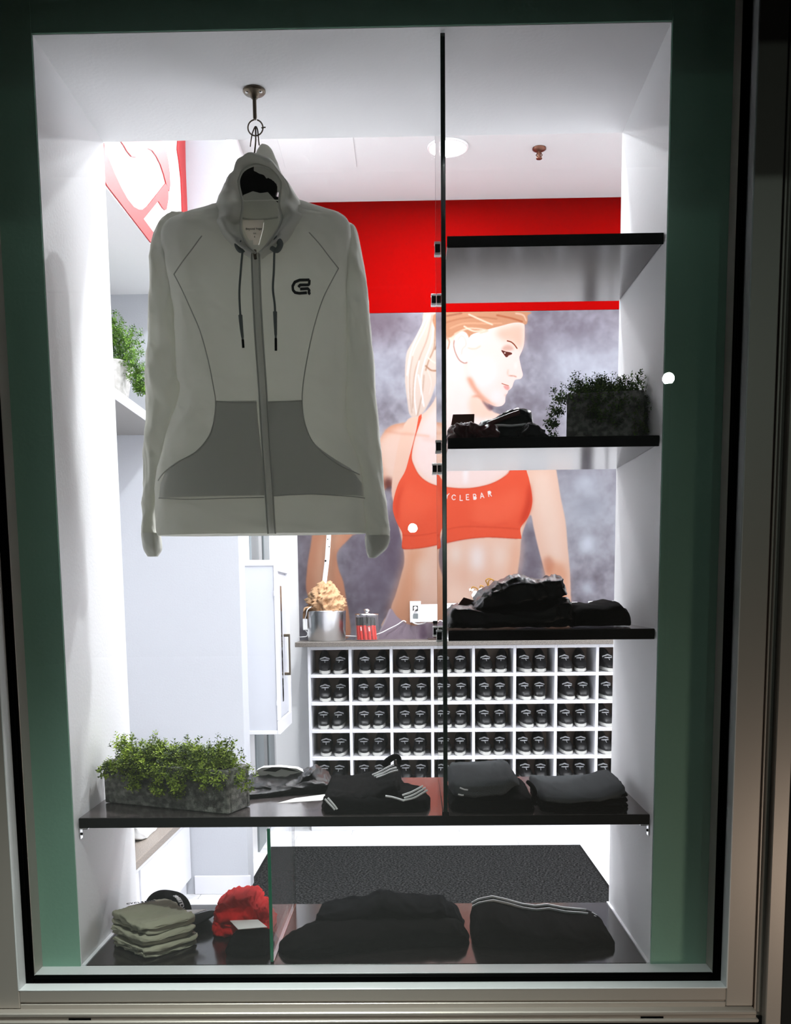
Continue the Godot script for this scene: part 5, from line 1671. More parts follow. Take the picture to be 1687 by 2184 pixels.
	t = thing("white_packet", Vector3(-0.3421, 0.9414, -2.45), "white printed packet lying behind the bagged black garment", "packet")
	s = st()
	prism(s, PackedVector2Array([Vector2(-0.4039, 0.9216), Vector2(-0.3949, 0.942), Vector2(-0.3804, 0.9492), Vector2(-0.3374, 0.9512), Vector2(-0.2921, 0.9461), Vector2(-0.2615, 0.9301), Vector2(-0.2856, 0.9195)]), Transform3D(Basis.IDENTITY, Vector3(0, 0, -2.49)), 0.03)
	put("wrapper", s, M.card, t)
	s = st()
	prism(s, PackedVector2Array([Vector2(-0.3791, 0.9412), Vector2(-0.3551, 0.9506), Vector2(-0.3171, 0.9491), Vector2(-0.2864, 0.9381), Vector2(-0.3078, 0.9406), Vector2(-0.3314, 0.9456), Vector2(-0.3459, 0.9385)]), Transform3D(Basis.IDENTITY, Vector3(0, 0, -2.4595)), 0.001)
	put("print", s, M.black_print, t)
	t = thing("paper_tag", Vector3(-0.22, 0.90, -2.17), "white pointed paper tag lying on the shelf by the black track jacket", "tag")
	s = st()
	var fr := Transform3D(Basis(Vector3.RIGHT, -1.15), Vector3(-0.3042, 0.9156, -2.165))
	prism(s, PackedVector2Array([Vector2(0, 0), Vector2(0.04, 0.020), Vector2(0.105, 0.034), Vector2(0.112, 0.022), Vector2(0.10, 0.010)]), fr, 0.001)
	put("card", s, M.card, t)
	# track jacket with white stripes
	g = ""
	t = garment("black track jacket with white stripes, folded on the middle of the long shelf", "track_jacket", "jacket", g, [[-0.2047, 0.897, 0.916491, -2.15, -2.4], [-0.1952, 0.897, 0.935234, -2.14, -2.4], [-0.1775, 0.897, 0.938878, -2.13, -2.4], [-0.148, 0.897, 0.935731, -2.13, -2.41], [-0.1108, 0.897, 0.940031, -2.13, -2.41], [-0.0788, 0.897, 0.950231, -2.13, -2.41], [-0.0566, 0.897, 0.961734, -2.14, -2.4], [-0.0396, 0.897, 0.963934, -2.14, -2.4], [-0.028, 0.897, 0.949381, -2.14, -2.39], [-0.0187, 0.897, 0.927783, -2.15, -2.38]], M.black_cloth, 3.0, 0.006, 18.0, 0.018, 20.0)
	O = t.position
	s = st()
	pile(s, [[-0.1967, 0.8972, 0.933529, -2.125, -2.2], [-0.1552, 0.8972, 0.936158, -2.12, -2.22], [-0.0828, 0.8972, 0.936265, -2.12, -2.24], [-0.031, 0.8972, 0.941535, -2.13, -2.28], [0.0003, 0.8972, 0.936936, -2.13, -2.28], [0.0264, 0.8972, 0.927138, -2.14, -2.27], [0.0381, 0.8972, 0.919145, -2.16, -2.25]], 2.0, 0.005, 18.0, 0.02, 0.6, 21.0)
	put("folded_sleeve", s, M.black_cloth, t)
	s = st()
	tube(s, spline([Vector3(-0.0707, 0.9614, -2.395), Vector3(-0.059, 0.9753, -2.395), Vector3(-0.0428, 0.9844, -2.395), Vector3(-0.0336, 0.9809, -2.395), Vector3(-0.0315, 0.9657, -2.395)], 5), 0.009, 10, 0.006)
	put("collar", s, M.black_cloth, t)
	for q in [[Vector3(-0.0932, 0.9622, -2.262), Vector3(-0.0735, 0.9709, -2.262), Vector3(-0.0559, 0.9806, -2.262), Vector3(-0.0428, 0.9861, -2.262)], [Vector3(-0.0887, 0.9599, -2.256), Vector3(-0.069, 0.9674, -2.256), Vector3(-0.0515, 0.9761, -2.256), Vector3(-0.0363, 0.9804, -2.256)], [Vector3(-0.083, 0.9576, -2.25), Vector3(-0.0645, 0.964, -2.25), Vector3(-0.0471, 0.9716, -2.25), Vector3(-0.033, 0.9748, -2.25)], [Vector3(-0.0184, 0.9335, -2.128), Vector3(0.0001, 0.9397, -2.128), Vector3(0.0187, 0.95, -2.128), Vector3(0.029, 0.9562, -2.128)], [Vector3(-0.0205, 0.9291, -2.124), Vector3(0.0021, 0.9342, -2.124), Vector3(0.0207, 0.9445, -2.124), Vector3(0.033, 0.9517, -2.124)], [Vector3(-0.0225, 0.9398, -2.128), Vector3(-0.0039, 0.946, -2.128), Vector3(0.0126, 0.9542, -2.128), Vector3(0.0229, 0.9604, -2.128)], [Vector3(-0.0593, 0.9396, -2.12), Vector3(-0.045, 0.9374, -2.12), Vector3(-0.0307, 0.9331, -2.12), Vector3(-0.0184, 0.9289, -2.12)], [Vector3(-0.1915, 0.9347, -2.118), Vector3(-0.1845, 0.9263, -2.118), Vector3(-0.1765, 0.9179, -2.118), Vector3(-0.1704, 0.9105, -2.118)], [Vector3(-0.1853, 0.9367, -2.118), Vector3(-0.1773, 0.9273, -2.118), Vector3(-0.1703, 0.9189, -2.118), Vector3(-0.1653, 0.9115, -2.118)]]:
		s = st()
		tube(s, spline(q, 4), 0.0024, 6)
		put("stripe", s, M.white_print, t)
	# two pairs of folded leggings: speckled grey waistband layer over black
	g = "folded leggings on the long shelf"
	t = garment("folded leggings with speckled grey band, beside the foot of the tall glass divider", "folded_leggings", "leggings", g, [[0.083, 0.897, 0.918027, -2.14, -2.38], [0.0935, 0.897, 0.928577, -2.13, -2.4], [0.1165, 0.897, 0.931575, -2.12, -2.41], [0.1692, 0.897, 0.929975, -2.12, -2.41], [0.2219, 0.897, 0.932975, -2.12, -2.41], [0.2487, 0.897, 0.931878, -2.13, -2.4], [0.264, 0.897, 0.92837, -2.13, -2.38], [0.2724, 0.897, 0.912523, -2.15, -2.35]], M.black_cloth, 4.0, 0.004, 18.0, 0.018, 22.0)
	O = t.position
	s = st()
	pile(s, [[0.0834, 0.9361, 0.961283, -2.15, -2.38], [0.0917, 0.9279, 0.968981, -2.14, -2.39], [0.1168, 0.9242, 0.968577, -2.13, -2.4], [0.159, 0.9238, 0.969378, -2.13, -2.4], [0.2011, 0.9304, 0.972477, -2.13, -2.4], [0.2195, 0.9407, 0.974781, -2.14, -2.39], [0.2325, 0.9461, 0.96204, -2.16, -2.38], [0.2443, 0.9416, 0.946446, -2.18, -2.36]], 2.0, 0.004, 18.0, 0.014, 0.6, 23.0)
	put("waistband", s, M.grey_melange, t)
	s = st()
	tube(s, spline([Vector3(0.2607, 0.954, -2.2), Vector3(0.2677, 0.9487, -2.17), Vector3(0.2705, 0.9398, -2.15), Vector3(0.2662, 0.9291, -2.14), Vector3(0.2712, 0.9164, -2.13)], 5), 0.005, 8)
	put("drawstring", s, M.black_cloth, t)
	for q in [[Vector3(0.1035, 0.9567, -2.122), Vector3(0.1127, 0.9525, -2.122), Vector3(0.1209, 0.9514, -2.122)], [Vector3(0.0993, 0.9426, -2.12), Vector3(0.1065, 0.9404, -2.12), Vector3(0.1116, 0.9404, -2.12)]]:
		s = st()
		tube(s, q, 0.0018, 6)
		put("reflective_mark", s, M.white_print, t)
	t = garment("folded leggings with speckled grey band, at the right end of the long shelf", "folded_leggings", "leggings", g, [[0.282, 0.897, 0.905027, -2.14, -2.38], [0.2918, 0.897, 0.914924, -2.13, -2.39], [0.3268, 0.897, 0.915421, -2.12, -2.4], [0.3793, 0.897, 0.915021, -2.12, -2.4], [0.4318, 0.897, 0.916921, -2.12, -2.4], [0.4623, 0.897, 0.913524, -2.13, -2.39], [0.4758, 0.897, 0.896174, -2.14, -2.37]], M.black_cloth, 4.0, 0.004, 18.0, 0.014, 24.0)
	O = t.position
	s = st()
	pile(s, [[0.2805, 0.9205, 0.93424, -2.16, -2.38], [0.2884, 0.9149, 0.938781, -2.14, -2.39], [0.3183, 0.9107, 0.933334, -2.14, -2.4], [0.3606, 0.9081, 0.930734, -2.14, -2.4], [0.4028, 0.9124, 0.931534, -2.14, -2.4], [0.4306, 0.9142, 0.93559, -2.15, -2.4], [0.4521, 0.9138, 0.944347, -2.16, -2.4], [0.4701, 0.9126, 0.94785, -2.17, -2.39], [0.481, 0.9129, 0.937956, -2.19, -2.37], [0.4883, 0.9093, 0.920816, -2.21, -2.36]], 1.0, 0.004, 18.0, 0.014, 0.6, 25.0)
	put("waistband", s, M.grey_melange, t)
	s = st()
	for q in [[1326, 1690], [1331, 1702], [1334, 1712]]:
		pile(s, [[Vector3(0.4616, 0.9289, -2.2).x, 0.897 + 0.012 * [1326, 1331, 1334].find(q[0]), 0.907 + 0.012 * [1326, 1331, 1334].find(q[0]), -2.16, -2.34], [Vector3(0.4848, 0.9287, -2.2).x, 0.897 + 0.012 * [1326, 1331, 1334].find(q[0]), 0.906 + 0.012 * [1326, 1331, 1334].find(q[0]), -2.17, -2.33]], 0.0, 0.002, 18.0, 0.01, 0.7, 26.0)
	put("folded_ends", s, M.black_cloth, t)

func deck_clothes() -> void:
	lean = 0.0
	var s: SurfaceTool
	var t: Node3D
	var y := ND + 0.0006
	# grey-green folded shirts with one corner towards the window
	var names := ["lowest folded grey-green shirt of the stack at the left of the deck", "second folded grey-green shirt from the bottom of the stack", "third folded grey-green shirt from the bottom of the stack", "third folded grey-green shirt from the top of the stack", "second folded grey-green shirt from the top of the stack", "top folded grey-green shirt of the stack, small dark print on it"]
	for k in 6:
		var h := 0.0135
		var d: float = [0.002, 0.006, -0.003, 0.005, -0.005, 0.002][k]
		var st2 := []
		for q in [[-0.078, 0.5], [-0.06, 0.0], [-0.02, 0.0], [0.02, 0.15], [0.055, 0.0], [0.078, 0.3]]:
			var yb: float = k * 0.0122 + 0.004 * absf(q[0]) / 0.078 * (k / 5.0)
			st2.append([q[0] + d, yb, yb + h * (1.0 - 0.2 * q[1]) + (0.016 * exp(-pow((q[0] + 0.035) / 0.03, 2.0)) if k == 5 else 0.0), 0.072 + d, -0.068])
		t = slab(names[k], "folded_shirt", "shirt", "grey-green shirts folded in a stack on the deck", Vector3(Vector3(-0.6066, 0.571, -2.3087).x, y, -2.225), -0.76 + 0.05 * sin(k * 2.0), st2, M.khaki_cloth, 2.0, 0.0055, 30.0, 30.0 + k)
		if k == 5:
			letter("CYCLEBAR", 0.010, 0.0006, M.black_print, Transform3D(Basis(Vector3.UP, 1.2) * Basis(Vector3.RIGHT, -PI / 2), Vector3(-0.05, 0.0915, 0.005) + t.position), t)
	# black cap with lettering round its front
	cap()
	# red folded shirts, and the black pile with a card in front of them
	var g := "red shirts folded in a stack"
	var rn := ["lower red folded shirt behind the white card on the deck", "upper red folded shirt with its end turned up"]
	for k in 2:
		var stn: Array = [[[-0.4823, 0.5706, 0.6019, -2.27, -2.4], [-0.4694, 0.5706, 0.6141, -2.26, -2.41], [-0.4243, 0.5706, 0.6117, -2.25, -2.42], [-0.385, 0.5706, 0.6067, -2.25, -2.42], [-0.352, 0.5706, 0.6038, -2.26, -2.41], [-0.3439, 0.5706, 0.5987, -2.27, -2.4]], [[-0.4789, 0.6067, 0.6344, -2.27, -2.4], [-0.4683, 0.602, 0.648, -2.26, -2.41], [-0.4489, 0.5997, 0.6567, -2.25, -2.42], [-0.4195, 0.5996, 0.6613, -2.25, -2.42], [-0.3915, 0.5965, 0.6619, -2.26, -2.42], [-0.3792, 0.5962, 0.647, -2.27, -2.41], [-0.3668, 0.5959, 0.6345, -2.28, -2.4], [-0.3517, 0.6053, 0.6329, -2.29, -2.39]]][k]
		t = garment(rn[k], "folded_red_shirt", "shirt", g, stn, M.red_cloth, 3.0, 0.008, 30.0, 0.010, 40.0 + k)
	t = garment("black folded shirt under a blank card, left of the low glass divider", "folded_black_shirt", "shirt", "", [[-0.4255, 0.5706, 0.5974, -2.13, -2.23], [-0.4143, 0.5706, 0.6049, -2.125, -2.24], [-0.3837, 0.5706, 0.6084, -2.12, -2.24], [-0.3519, 0.5706, 0.6082, -2.12, -2.24], [-0.3313, 0.5706, 0.6033, -2.125, -2.24], [-0.3276, 0.5706, 0.5964, -2.14, -2.23]], M.black_cloth, 3.0, 0.003, 20.0, 0.012, 43.0)
	var cd := thing("display_card", Vector3(-0.3744, 0.6279, -2.19), "blank pale card lying on the black folded shirt", "card")
	s = st()
	var c1: Vector3 = Vector3(-0.3993, 0.6253, -2.165)
	var c2: Vector3 = Vector3(-0.3328, 0.6304, -2.165)
	var c3: Vector3 = Vector3(-0.3676, 0.6206, -2.25)
	var c4: Vector3 = Vector3(-0.4343, 0.6187, -2.25)
	for e in 2:
		face(s, [c1, c2, c3, c4], (c1 + c3) / 2 + Vector3(0, -1 + 2 * e, 0))
		c1.y -= 0.001; c2.y -= 0.001; c3.y -= 0.001; c4.y -= 0.001
	put("card", s, M.card, cd)
	# large heap of black clothes
	g = "black clothes heaped on the deck"
	t = garment("long black trousers folded flat in front of the navy heap", "folded_trousers", "trousers", g, [[-0.3114, 0.5706, 0.5914, -2.16, -2.22], [-0.2944, 0.5706, 0.5903, -2.13, -2.26], [-0.2571, 0.5706, 0.597, -2.11, -2.3], [-0.2151, 0.5706, 0.6035, -2.11, -2.33], [-0.1522, 0.5706, 0.6076, -2.13, -2.34], [-0.0884, 0.5706, 0.6097, -2.15, -2.34], [-0.0239, 0.5706, 0.6108, -2.17, -2.34], [0.0413, 0.5706, 0.6103, -2.18, -2.33], [0.0954, 0.5706, 0.6085, -2.18, -2.31], [0.1173, 0.5706, 0.5991, -2.19, -2.3], [0.1305, 0.5706, 0.588, -2.2, -2.28]], M.black_cloth, 3.0, 0.005, 16.0, 0.03, 44.0)
	t = garment("navy hooded top lying on the black trousers at the middle of the deck", "folded_hoodie", "hoodie", g, [[-0.2415, 0.5706, 0.6013, -2.32, -2.42], [-0.2287, 0.5706, 0.6128, -2.3, -2.44], [-0.1899, 0.5706, 0.6145, -2.28, -2.46], [-0.1328, 0.5706, 0.6252, -2.28, -2.46], [-0.1019, 0.5706, 0.6311, -2.28, -2.46], [-0.0793, 0.5706, 0.6404, -2.29, -2.46], [-0.0495, 0.5706, 0.6345, -2.28, -2.46], [-0.0018, 0.5706, 0.6281, -2.28, -2.46], [0.0379, 0.5706, 0.6267, -2.28, -2.45], [0.0664, 0.5706, 0.6311, -2.29, -2.44], [0.0825, 0.5706, 0.6185, -2.3, -2.43], [0.1029, 0.5706, 0.6112, -2.3, -2.42], [0.1167, 0.5706, 0.5903, -2.31, -2.41], [0.1261, 0.5706, 0.5683, -2.32, -2.4]], M.navy_cloth, 3.0, 0.006, 16.0, 0.02, 45.0)
	# track trousers with two white stripes along the fold
	var stn: Array = [[0.1381, 0.5706, 0.604, -2.19, -2.38], [0.1441, 0.5706, 0.6198, -2.17, -2.4], [0.1611, 0.5706, 0.6271, -2.16, -2.41], [0.1954, 0.5706, 0.632, -2.15, -2.42], [0.2279, 0.5706, 0.6246, -2.15, -2.42], [0.2691, 0.5706, 0.6124, -2.15, -2.42], [0.3015, 0.5706, 0.6074, -2.15, -2.42], [0.3318, 0.5706, 0.6108, -2.15, -2.42], [0.3719, 0.5706, 0.6022, -2.15, -2.42], [0.4129, 0.5706, 0.6005, -2.16, -2.41], [0.4388, 0.5706, 0.5978, -2.17, -2.4], [0.458, 0.5706, 0.5872, -2.18, -2.38], [0.4681, 0.5706, 0.5716, -2.2, -2.36]]
	t = garment("black track trousers with two white side stripes along the top fold", "track_trousers", "trousers", "", stn, M.black_cloth, 3.0, 0.003, 16.0, 0.016, 46.0)
	O = t.position
	for q in [[0.70, 1, 10], [0.46, 1, 10], [0.66, 10, 11], [0.44, 10, 11]]:
		var line := []
		for i in range(q[1], q[2]):
			for k in 6:
				var p := []
				for c in 5: p.append(lerpf(stn[i][c], stn[i + 1][c], k / 6.0 + 0.001))
				line.append(Vector3(p[0], p[2] + 0.0022 - (0.003 if q[1] == 10 else 0.0), (p[3] + p[4]) / 2.0 - q[0] * absf(p[4] - p[3]) / 2.0))
		s = st()
		tube(s, line.slice(0, line.size() - 2), 0.0032, 6)
		put("stripe", s, M.white_print, t)

func cap() -> void:
	var c: Vector3 = Vector3(Vector3(-0.6101, 0.5693, -2.36).x, ND + 0.001, -2.37)
	var t := thing("cap", c, "black cap with white letters round its rim, lying behind the grey-green shirts", "cap")
	var s := st()
	var rows := []
	for i in 13:                                                     # soft crown, six gentle panels
		var f := i / 12.0
		var ring := PackedVector3Array()
		for k in 48:
			var a := TAU * k / 48
			var r := cos(f * PI / 2 * 0.97)
			var rr := pow(r, 0.62) * (1.0 + 0.012 * cos(a * 6.0))
			ring.append(c + Vector3(cos(a) * 0.062 * rr - 0.004 + 0.006 * f, 0.010 + 0.076 * sin(f * PI / 2) - 0.012 * f * (0.5 + 0.5 * cos(a)) , sin(a) * 0.062 * rr))
		rows.append(ring)
	grid(s, rows, true, Vector3.ZERO, true, true)
	put("crown", s, M.black_cloth, t)
	s = st()
	var br := []
	for i in 7:                                                      # curved brim towards the right front
		var f := i / 6.0
		var line := PackedVector3Array()
		for k in 17:
			var a := lerpf(-1.15, 1.15, k / 16.0)
			var r := 0.058 + 0.058 * f * pow(cos(a * 0.72), 0.8)
			line.append(c + Vector3(cos(a) * r, 0.016 + 0.012 * f - 0.020 * a * a * (0.4 + 0.6 * f), sin(a) * r * 1.05))
		br.append(line)
	grid(s, br, false, Vector3.UP)
	var low := []
	for line in br:
		var l2 := PackedVector3Array()
		for p in line: l2.append(p - Vector3(0, 0.003, 0))
		low.append(l2)
	grid(s, low, false, Vector3.DOWN)
	grid(s, [br[-1], low[-1]], false, Vector3.RIGHT)
	put("brim", s, M.black_cloth, t).rotation.y = -0.25
	s = st()
	var band := []
	for k in 17:
		var a := lerpf(-1.15, 1.15, k / 16.0) - 0.25
		band.append(c + Vector3(cos(a) * 0.063, 0.016, sin(a) * 0.063))
	tube(s, band, 0.0022, 6)
	put("seam", s, M.black_print, t)
	var word := "CYCLEBAR"
	for k in word.length():                                          # letters climbing the right side of the crown
		var on := func(f: float, a: float) -> Vector3:
			var rr := pow(cos(f * PI / 2 * 0.97), 0.62)
			return Vector3(cos(a) * 0.0625 * rr - 0.004 + 0.006 * f, 0.010 + 0.076 * sin(f * PI / 2) - 0.012 * f * (0.5 + 0.5 * cos(a)), sin(a) * 0.0625 * rr)
		var f := lerpf(0.30, 0.86, k / 7.0)
		var p: Vector3 = on.call(f, 0.62)
		var along: Vector3 = (on.call(f + 0.02, 0.62) - on.call(f - 0.02, 0.62)).normalized()
		var across: Vector3 = (on.call(f, 0.70) - on.call(f, 0.54)).normalized()
		var out := along.cross(-across).normalized()
		if out.dot(p - Vector3(0, 0.03, 0)) < 0.0: out = -out
		var lt := letter(word[k], 0.0115, 0.002, M.white_print, Transform3D(Basis(along, out.cross(along), out), Vector3.ZERO), t, "letter")
		lt.position = p + out * 0.0012
	s = st()
	lathe(s, [Vector2(0.005, 0.081), Vector2(0.004, 0.085), Vector2(0.0, 0.086)], c + Vector3(0.002, -0.010, 0), 12)
	put("button", s, M.black_cloth, t)
	var cd := thing("lit_brim_patch", Vector3(-0.5474, 0.6312, -2.27), "pale narrow patch standing for the light on the brim of the black cap", "card")  # pale sheet put in for the lit top of the brim
	s = st()
	var c1: Vector3 = Vector3(-0.605, 0.6223, -2.27)
	var c2: Vector3 = Vector3(-0.5341, 0.6274, -2.26)
	var c3: Vector3 = Vector3(-0.4975, 0.6308, -2.3)
	var c4: Vector3 = Vector3(-0.5672, 0.6225, -2.32)
	for e in 2:
		face(s, [c1, c2, c3, c4], (c1 + c3) / 2 + Vector3(0, -1 + 2 * e, 0))
		c1.y -= 0.001; c2.y -= 0.001; c3.y -= 0.001; c4.y -= 0.001
	put("card", s, M.card, cd)



# ---------------------------------------------------------------- the printed wall poster

var art: Image

func ink(poly: PackedVector2Array, c: Color, soft := 0.0) -> void:    # lay one shape of ink on the print, with a soft edge
	if c.a < 0.95: soft *= 1.7
	var lo := poly[0]
	var hi := poly[0]
	for p in poly:
		lo = lo.min(p)
		hi = hi.max(p)
	var pad := ceilf(soft * 2.5) + 3.0
	lo = (lo - Vector2.ONE * pad).floor()
	hi = (hi + Vector2.ONE * pad).ceil()
	var k := 2.0 if soft < 1.5 else 1.0                               # drawn at twice the size, then reduced
	var w := int((hi.x - lo.x) * k)
	var h := int((hi.y - lo.y) * k)
	var im := Image.create_empty(w, h, false, Image.FORMAT_RGBA8)
	im.fill(Color(c.r, c.g, c.b, 0.0))
	for y in h:
		var yy := lo.y + (y + 0.5) / k
		var xs := []
		for i in poly.size():
			var a := poly[i]
			var b := poly[(i + 1) % poly.size()]
			if (a.y <= yy) != (b.y <= yy):
				xs.append(a.x + (yy - a.y) / (b.y - a.y) * (b.x - a.x))
		xs.sort()
		for i in range(0, xs.size() - 1, 2):
			var x0 := int(round((xs[i] - lo.x) * k))
			var x1 := int(round((xs[i + 1] - lo.x) * k))
			if x1 > x0: im.fill_rect(Rect2i(x0, y, x1 - x0, 1), c)
	if soft < 1.5:
		im.resize(int(w / k), int(h / k), Image.INTERPOLATE_TRILINEAR if false else Image.INTERPOLATE_BILINEAR)
	else:
		var f := maxf(1.0, soft / 2.2)
		var lw := maxi(4, int(w / f))
		var lh := maxi(4, int(h / f))
		im.resize(lw, lh, Image.INTERPOLATE_TRILINEAR)
		var v := PackedFloat32Array()
		var o := PackedFloat32Array()
		v.resize(lw * lh)
		o.resize(lw * lh)
		for y in lh:
			for x in lw: v[y * lw + x] = im.get_pixel(x, y).a
		for n in 3:                                                    # three box blurs make a soft edge
			for y in lh:
				for x in lw:
					o[y * lw + x] = (v[y * lw + maxi(x - 1, 0)] + v[y * lw + x] + v[y * lw + mini(x + 1, lw - 1)]) / 3.0
			for y in lh:
				for x in lw:
					v[y * lw + x] = (o[maxi(y - 1, 0) * lw + x] + o[y * lw + x] + o[mini(y + 1, lh - 1) * lw + x]) / 3.0
		for y in lh:
			for x in lw: im.set_pixel(x, y, Color(c.r, c.g, c.b, v[y * lw + x]))
		im.resize(w, h, Image.INTERPOLATE_CUBIC)
	art.blend_rect(im, Rect2i(0, 0, im.get_width(), im.get_height()), Vector2i(lo))

func smooth(poly: PackedVector2Array, closed := true, per := 5) -> PackedVector2Array:
	var o := PackedVector2Array()
	var n := poly.size()
	for i in (n if closed else n - 1):
		for k in per:
			var a := poly[(i - 1 + n) % n] if closed else poly[maxi(i - 1, 0)]
			var d := poly[(i + 2) % n] if closed else poly[mini(i + 2, n - 1)]
			o.append(poly[i].cubic_interpolate(poly[(i + 1) % n], a, d, float(k) / per))
	if not closed: o.append(poly[n - 1])
	return o

func line_ink(pts: PackedVector2Array, w: float, c: Color, soft := 0.0) -> void:
	ink(stroke(Array(smooth(pts, false)), w), c, soft)

func spot(p: PackedVector2Array, r: Vector2, c: Color, soft: float, tilt := 0.0) -> void:
	for q in p:
		var o := PackedVector2Array()
		for k in 20:
			o.append(q + Vector2(cos(TAU * k / 20) * r.x, sin(TAU * k / 20) * r.y).rotated(tilt))
		ink(o, c, soft)

func poster() -> void:
	var W := 1260
	var H := 1092
	art = Image.create_empty(W, H, false, Image.FORMAT_RGBA8)
	art.fill(Color8(163, 158, 168))
	# mottled plaster ground of the print
	for n in 3:
		var f := fnoise([0.006, 0.02, 0.07][n], 70 + n, FastNoiseLite.TYPE_SIMPLEX_SMOOTH, 4)
		var nm := f.get_image(W / 3, H / 3)
		var im := Image.create_empty(W / 3, H / 3, false, Image.FORMAT_RGBA8)
		for y in H / 3:
			for x in W / 3:
				var v := nm.get_pixel(x, y).r - 0.5
				var a := minf(absf(v) * [1.1, 0.8, 0.5][n], 0.55)
				im.set_pixel(x, y, Color(0.86, 0.87, 0.92, a) if v > 0 else Color(0.36, 0.31, 0.36, a))
		im.resize(W, H, Image.INTERPOLATE_CUBIC)
		art.blend_rect(im, Rect2i(0, 0, W, H), Vector2i.ZERO)
	spot(PackedVector2Array([Vector2(980, 195)]), Vector2(170, 120), Color(0.84, 0.86, 0.92, 0.75), 60.0)
	spot(PackedVector2Array([Vector2(978, 643)]), Vector2(110, 150), Color(0.80, 0.82, 0.87, 0.6), 50.0)
	spot(PackedVector2Array([Vector2(931, 58)]), Vector2(200, 45), Color(0.42, 0.37, 0.43, 0.55), 40.0)
	spot(PackedVector2Array([Vector2(300, 185)]), Vector2(75, 90), Color(0.78, 0.79, 0.85, 0.6), 40.0)
	spot(PackedVector2Array([Vector2(278, 33)]), Vector2(170, 45), Color(0.33, 0.24, 0.29, 0.75), 34.0)
	spot(PackedVector2Array([Vector2(1003, 644)]), Vector2(50, 30), Color(0.55, 0.55, 0.60, 0.6), 20.0)
	spot(PackedVector2Array([Vector2(1002, 770)]), Vector2(26, 30), Color(0.88, 0.90, 0.95, 0.9), 10.0)
	spot(PackedVector2Array([Vector2(1001, 922)]), Vector2(22, 26), Color(0.86, 0.88, 0.93, 0.8), 10.0)
	spot(PackedVector2Array([Vector2(993, 565)]), Vector2(40, 25), Color(0.86, 0.88, 0.93, 0.7), 14.0)
	spot(PackedVector2Array([Vector2(268, 826), Vector2(299, 923)]), Vector2(110, 130), Color(0.42, 0.37, 0.44, 0.45), 50.0)
	spot(PackedVector2Array([Vector2(811, 816)]), Vector2(30, 130), Color(0.37, 0.32, 0.37, 0.7), 18.0)
	spot(PackedVector2Array([Vector2(800, 976)]), Vector2(30, 90), Color(0.40, 0.34, 0.39, 0.7), 18.0)
	spot(PackedVector2Array([Vector2(40, 823)]), Vector2(26, 120), Color(0.40, 0.33, 0.37, 0.6), 16.0)
	spot(PackedVector2Array([Vector2(342, 683), Vector2(330, 779)]), Vector2(30, 90), Color(0.34, 0.26, 0.33, 0.6), 20.0)
	var skin := Color8(245, 203, 182)
	var pale := Color8(251, 224, 216)
	var tan := Color8(226, 152, 116)
	# arm on the hip at the left, and the far shoulder
	ink(smooth(PackedVector2Array([Vector2(191, 732), Vector2(271, 604), Vector2(291, 510), Vector2(283, 431), Vector2(318, 373), Vector2(370, 358), Vector2(409, 363), Vector2(401, 480), Vector2(352, 557), Vector2(306, 576), Vector2(270, 651), Vector2(221, 701), Vector2(175, 748), Vector2(145, 777), Vector2(135, 802), Vector2(141, 847), Vector2(156, 889), Vector2(165, 946), Vector2(174, 1002), Vector2(174, 1081), Vector2(110, 1080), Vector2(85, 1034), Vector2(30, 933), Vector2(31, 847), Vector2(45, 767), Vector2(63, 680), Vector2(109, 602), Vector2(159, 539), Vector2(224, 509)])), Color8(224, 158, 126), 3.0)
	ink(smooth(PackedVector2Array([Vector2(91, 736), Vector2(156, 732), Vector2(132, 768), Vector2(115, 808), Vector2(114, 872), Vector2(129, 969), Vector2(134, 1051), Vector2(85, 1050), Vector2(57, 936), Vector2(63, 840)])), Color(0.96, 0.76, 0.64, 0.8), 12.0)
	ink(smooth(PackedVector2Array([Vector2(283, 424), Vector2(325, 385), Vector2(382, 371), Vector2(401, 433), Vector2(365, 526), Vector2(320, 557), Vector2(296, 510)])), Color(0.98, 0.86, 0.80, 0.85), 10.0)
	spot(PackedVector2Array([Vector2(316, 560)]), Vector2(16, 20), Color(0.28, 0.10, 0.10, 0.75), 6.0)
	# torso, neck and near arm
	ink(smooth(PackedVector2Array([Vector2(373, 363), Vector2(442, 325), Vector2(490, 249), Vector2(506, 82), Vector2(593, 75), Vector2(656, 297), Vector2(701, 336), Vector2(752, 368), Vector2(832, 407), Vector2(877, 462), Vector2(893, 533), Vector2(907, 614), Vector2(924, 693), Vector2(933, 782), Vector2(942, 873), Vector2(947, 994), Vector2(948, 1075), Vector2(870, 1074), Vector2(862, 977), Vector2(858, 884), Vector2(848, 842), Vector2(831, 780), Vector2(815, 714), Vector2(805, 670), Vector2(786, 704), Vector2(773, 749), Vector2(769, 800), Vector2(761, 867), Vector2(755, 931), Vector2(782, 1074), Vector2(320, 1069), Vector2(320, 988), Vector2(338, 936), Vector2(358, 869), Vector2(369, 821), Vector2(363, 763), Vector2(338, 644), Vector2(329, 557)])), skin, 1.6)
	ink(smooth(PackedVector2Array([Vector2(506, 112), Vector2(569, 105), Vector2(593, 204), Vector2(640, 297), Vector2(712, 360), Vector2(800, 438), Vector2(785, 523), Vector2(729, 531), Vector2(657, 570), Vector2(584, 577), Vector2(496, 569), Vector2(440, 540), Vector2(404, 488), Vector2(411, 402), Vector2(442, 341), Vector2(490, 280)])), Color(0.985, 0.89, 0.87, 0.9), 9.0)
	ink(smooth(PackedVector2Array([Vector2(817, 532), Vector2(865, 540), Vector2(898, 658), Vector2(915, 801), Vector2(913, 849), Vector2(870, 801), Vector2(837, 689), Vector2(814, 610)])), Color(0.99, 0.86, 0.79, 0.85), 12.0)
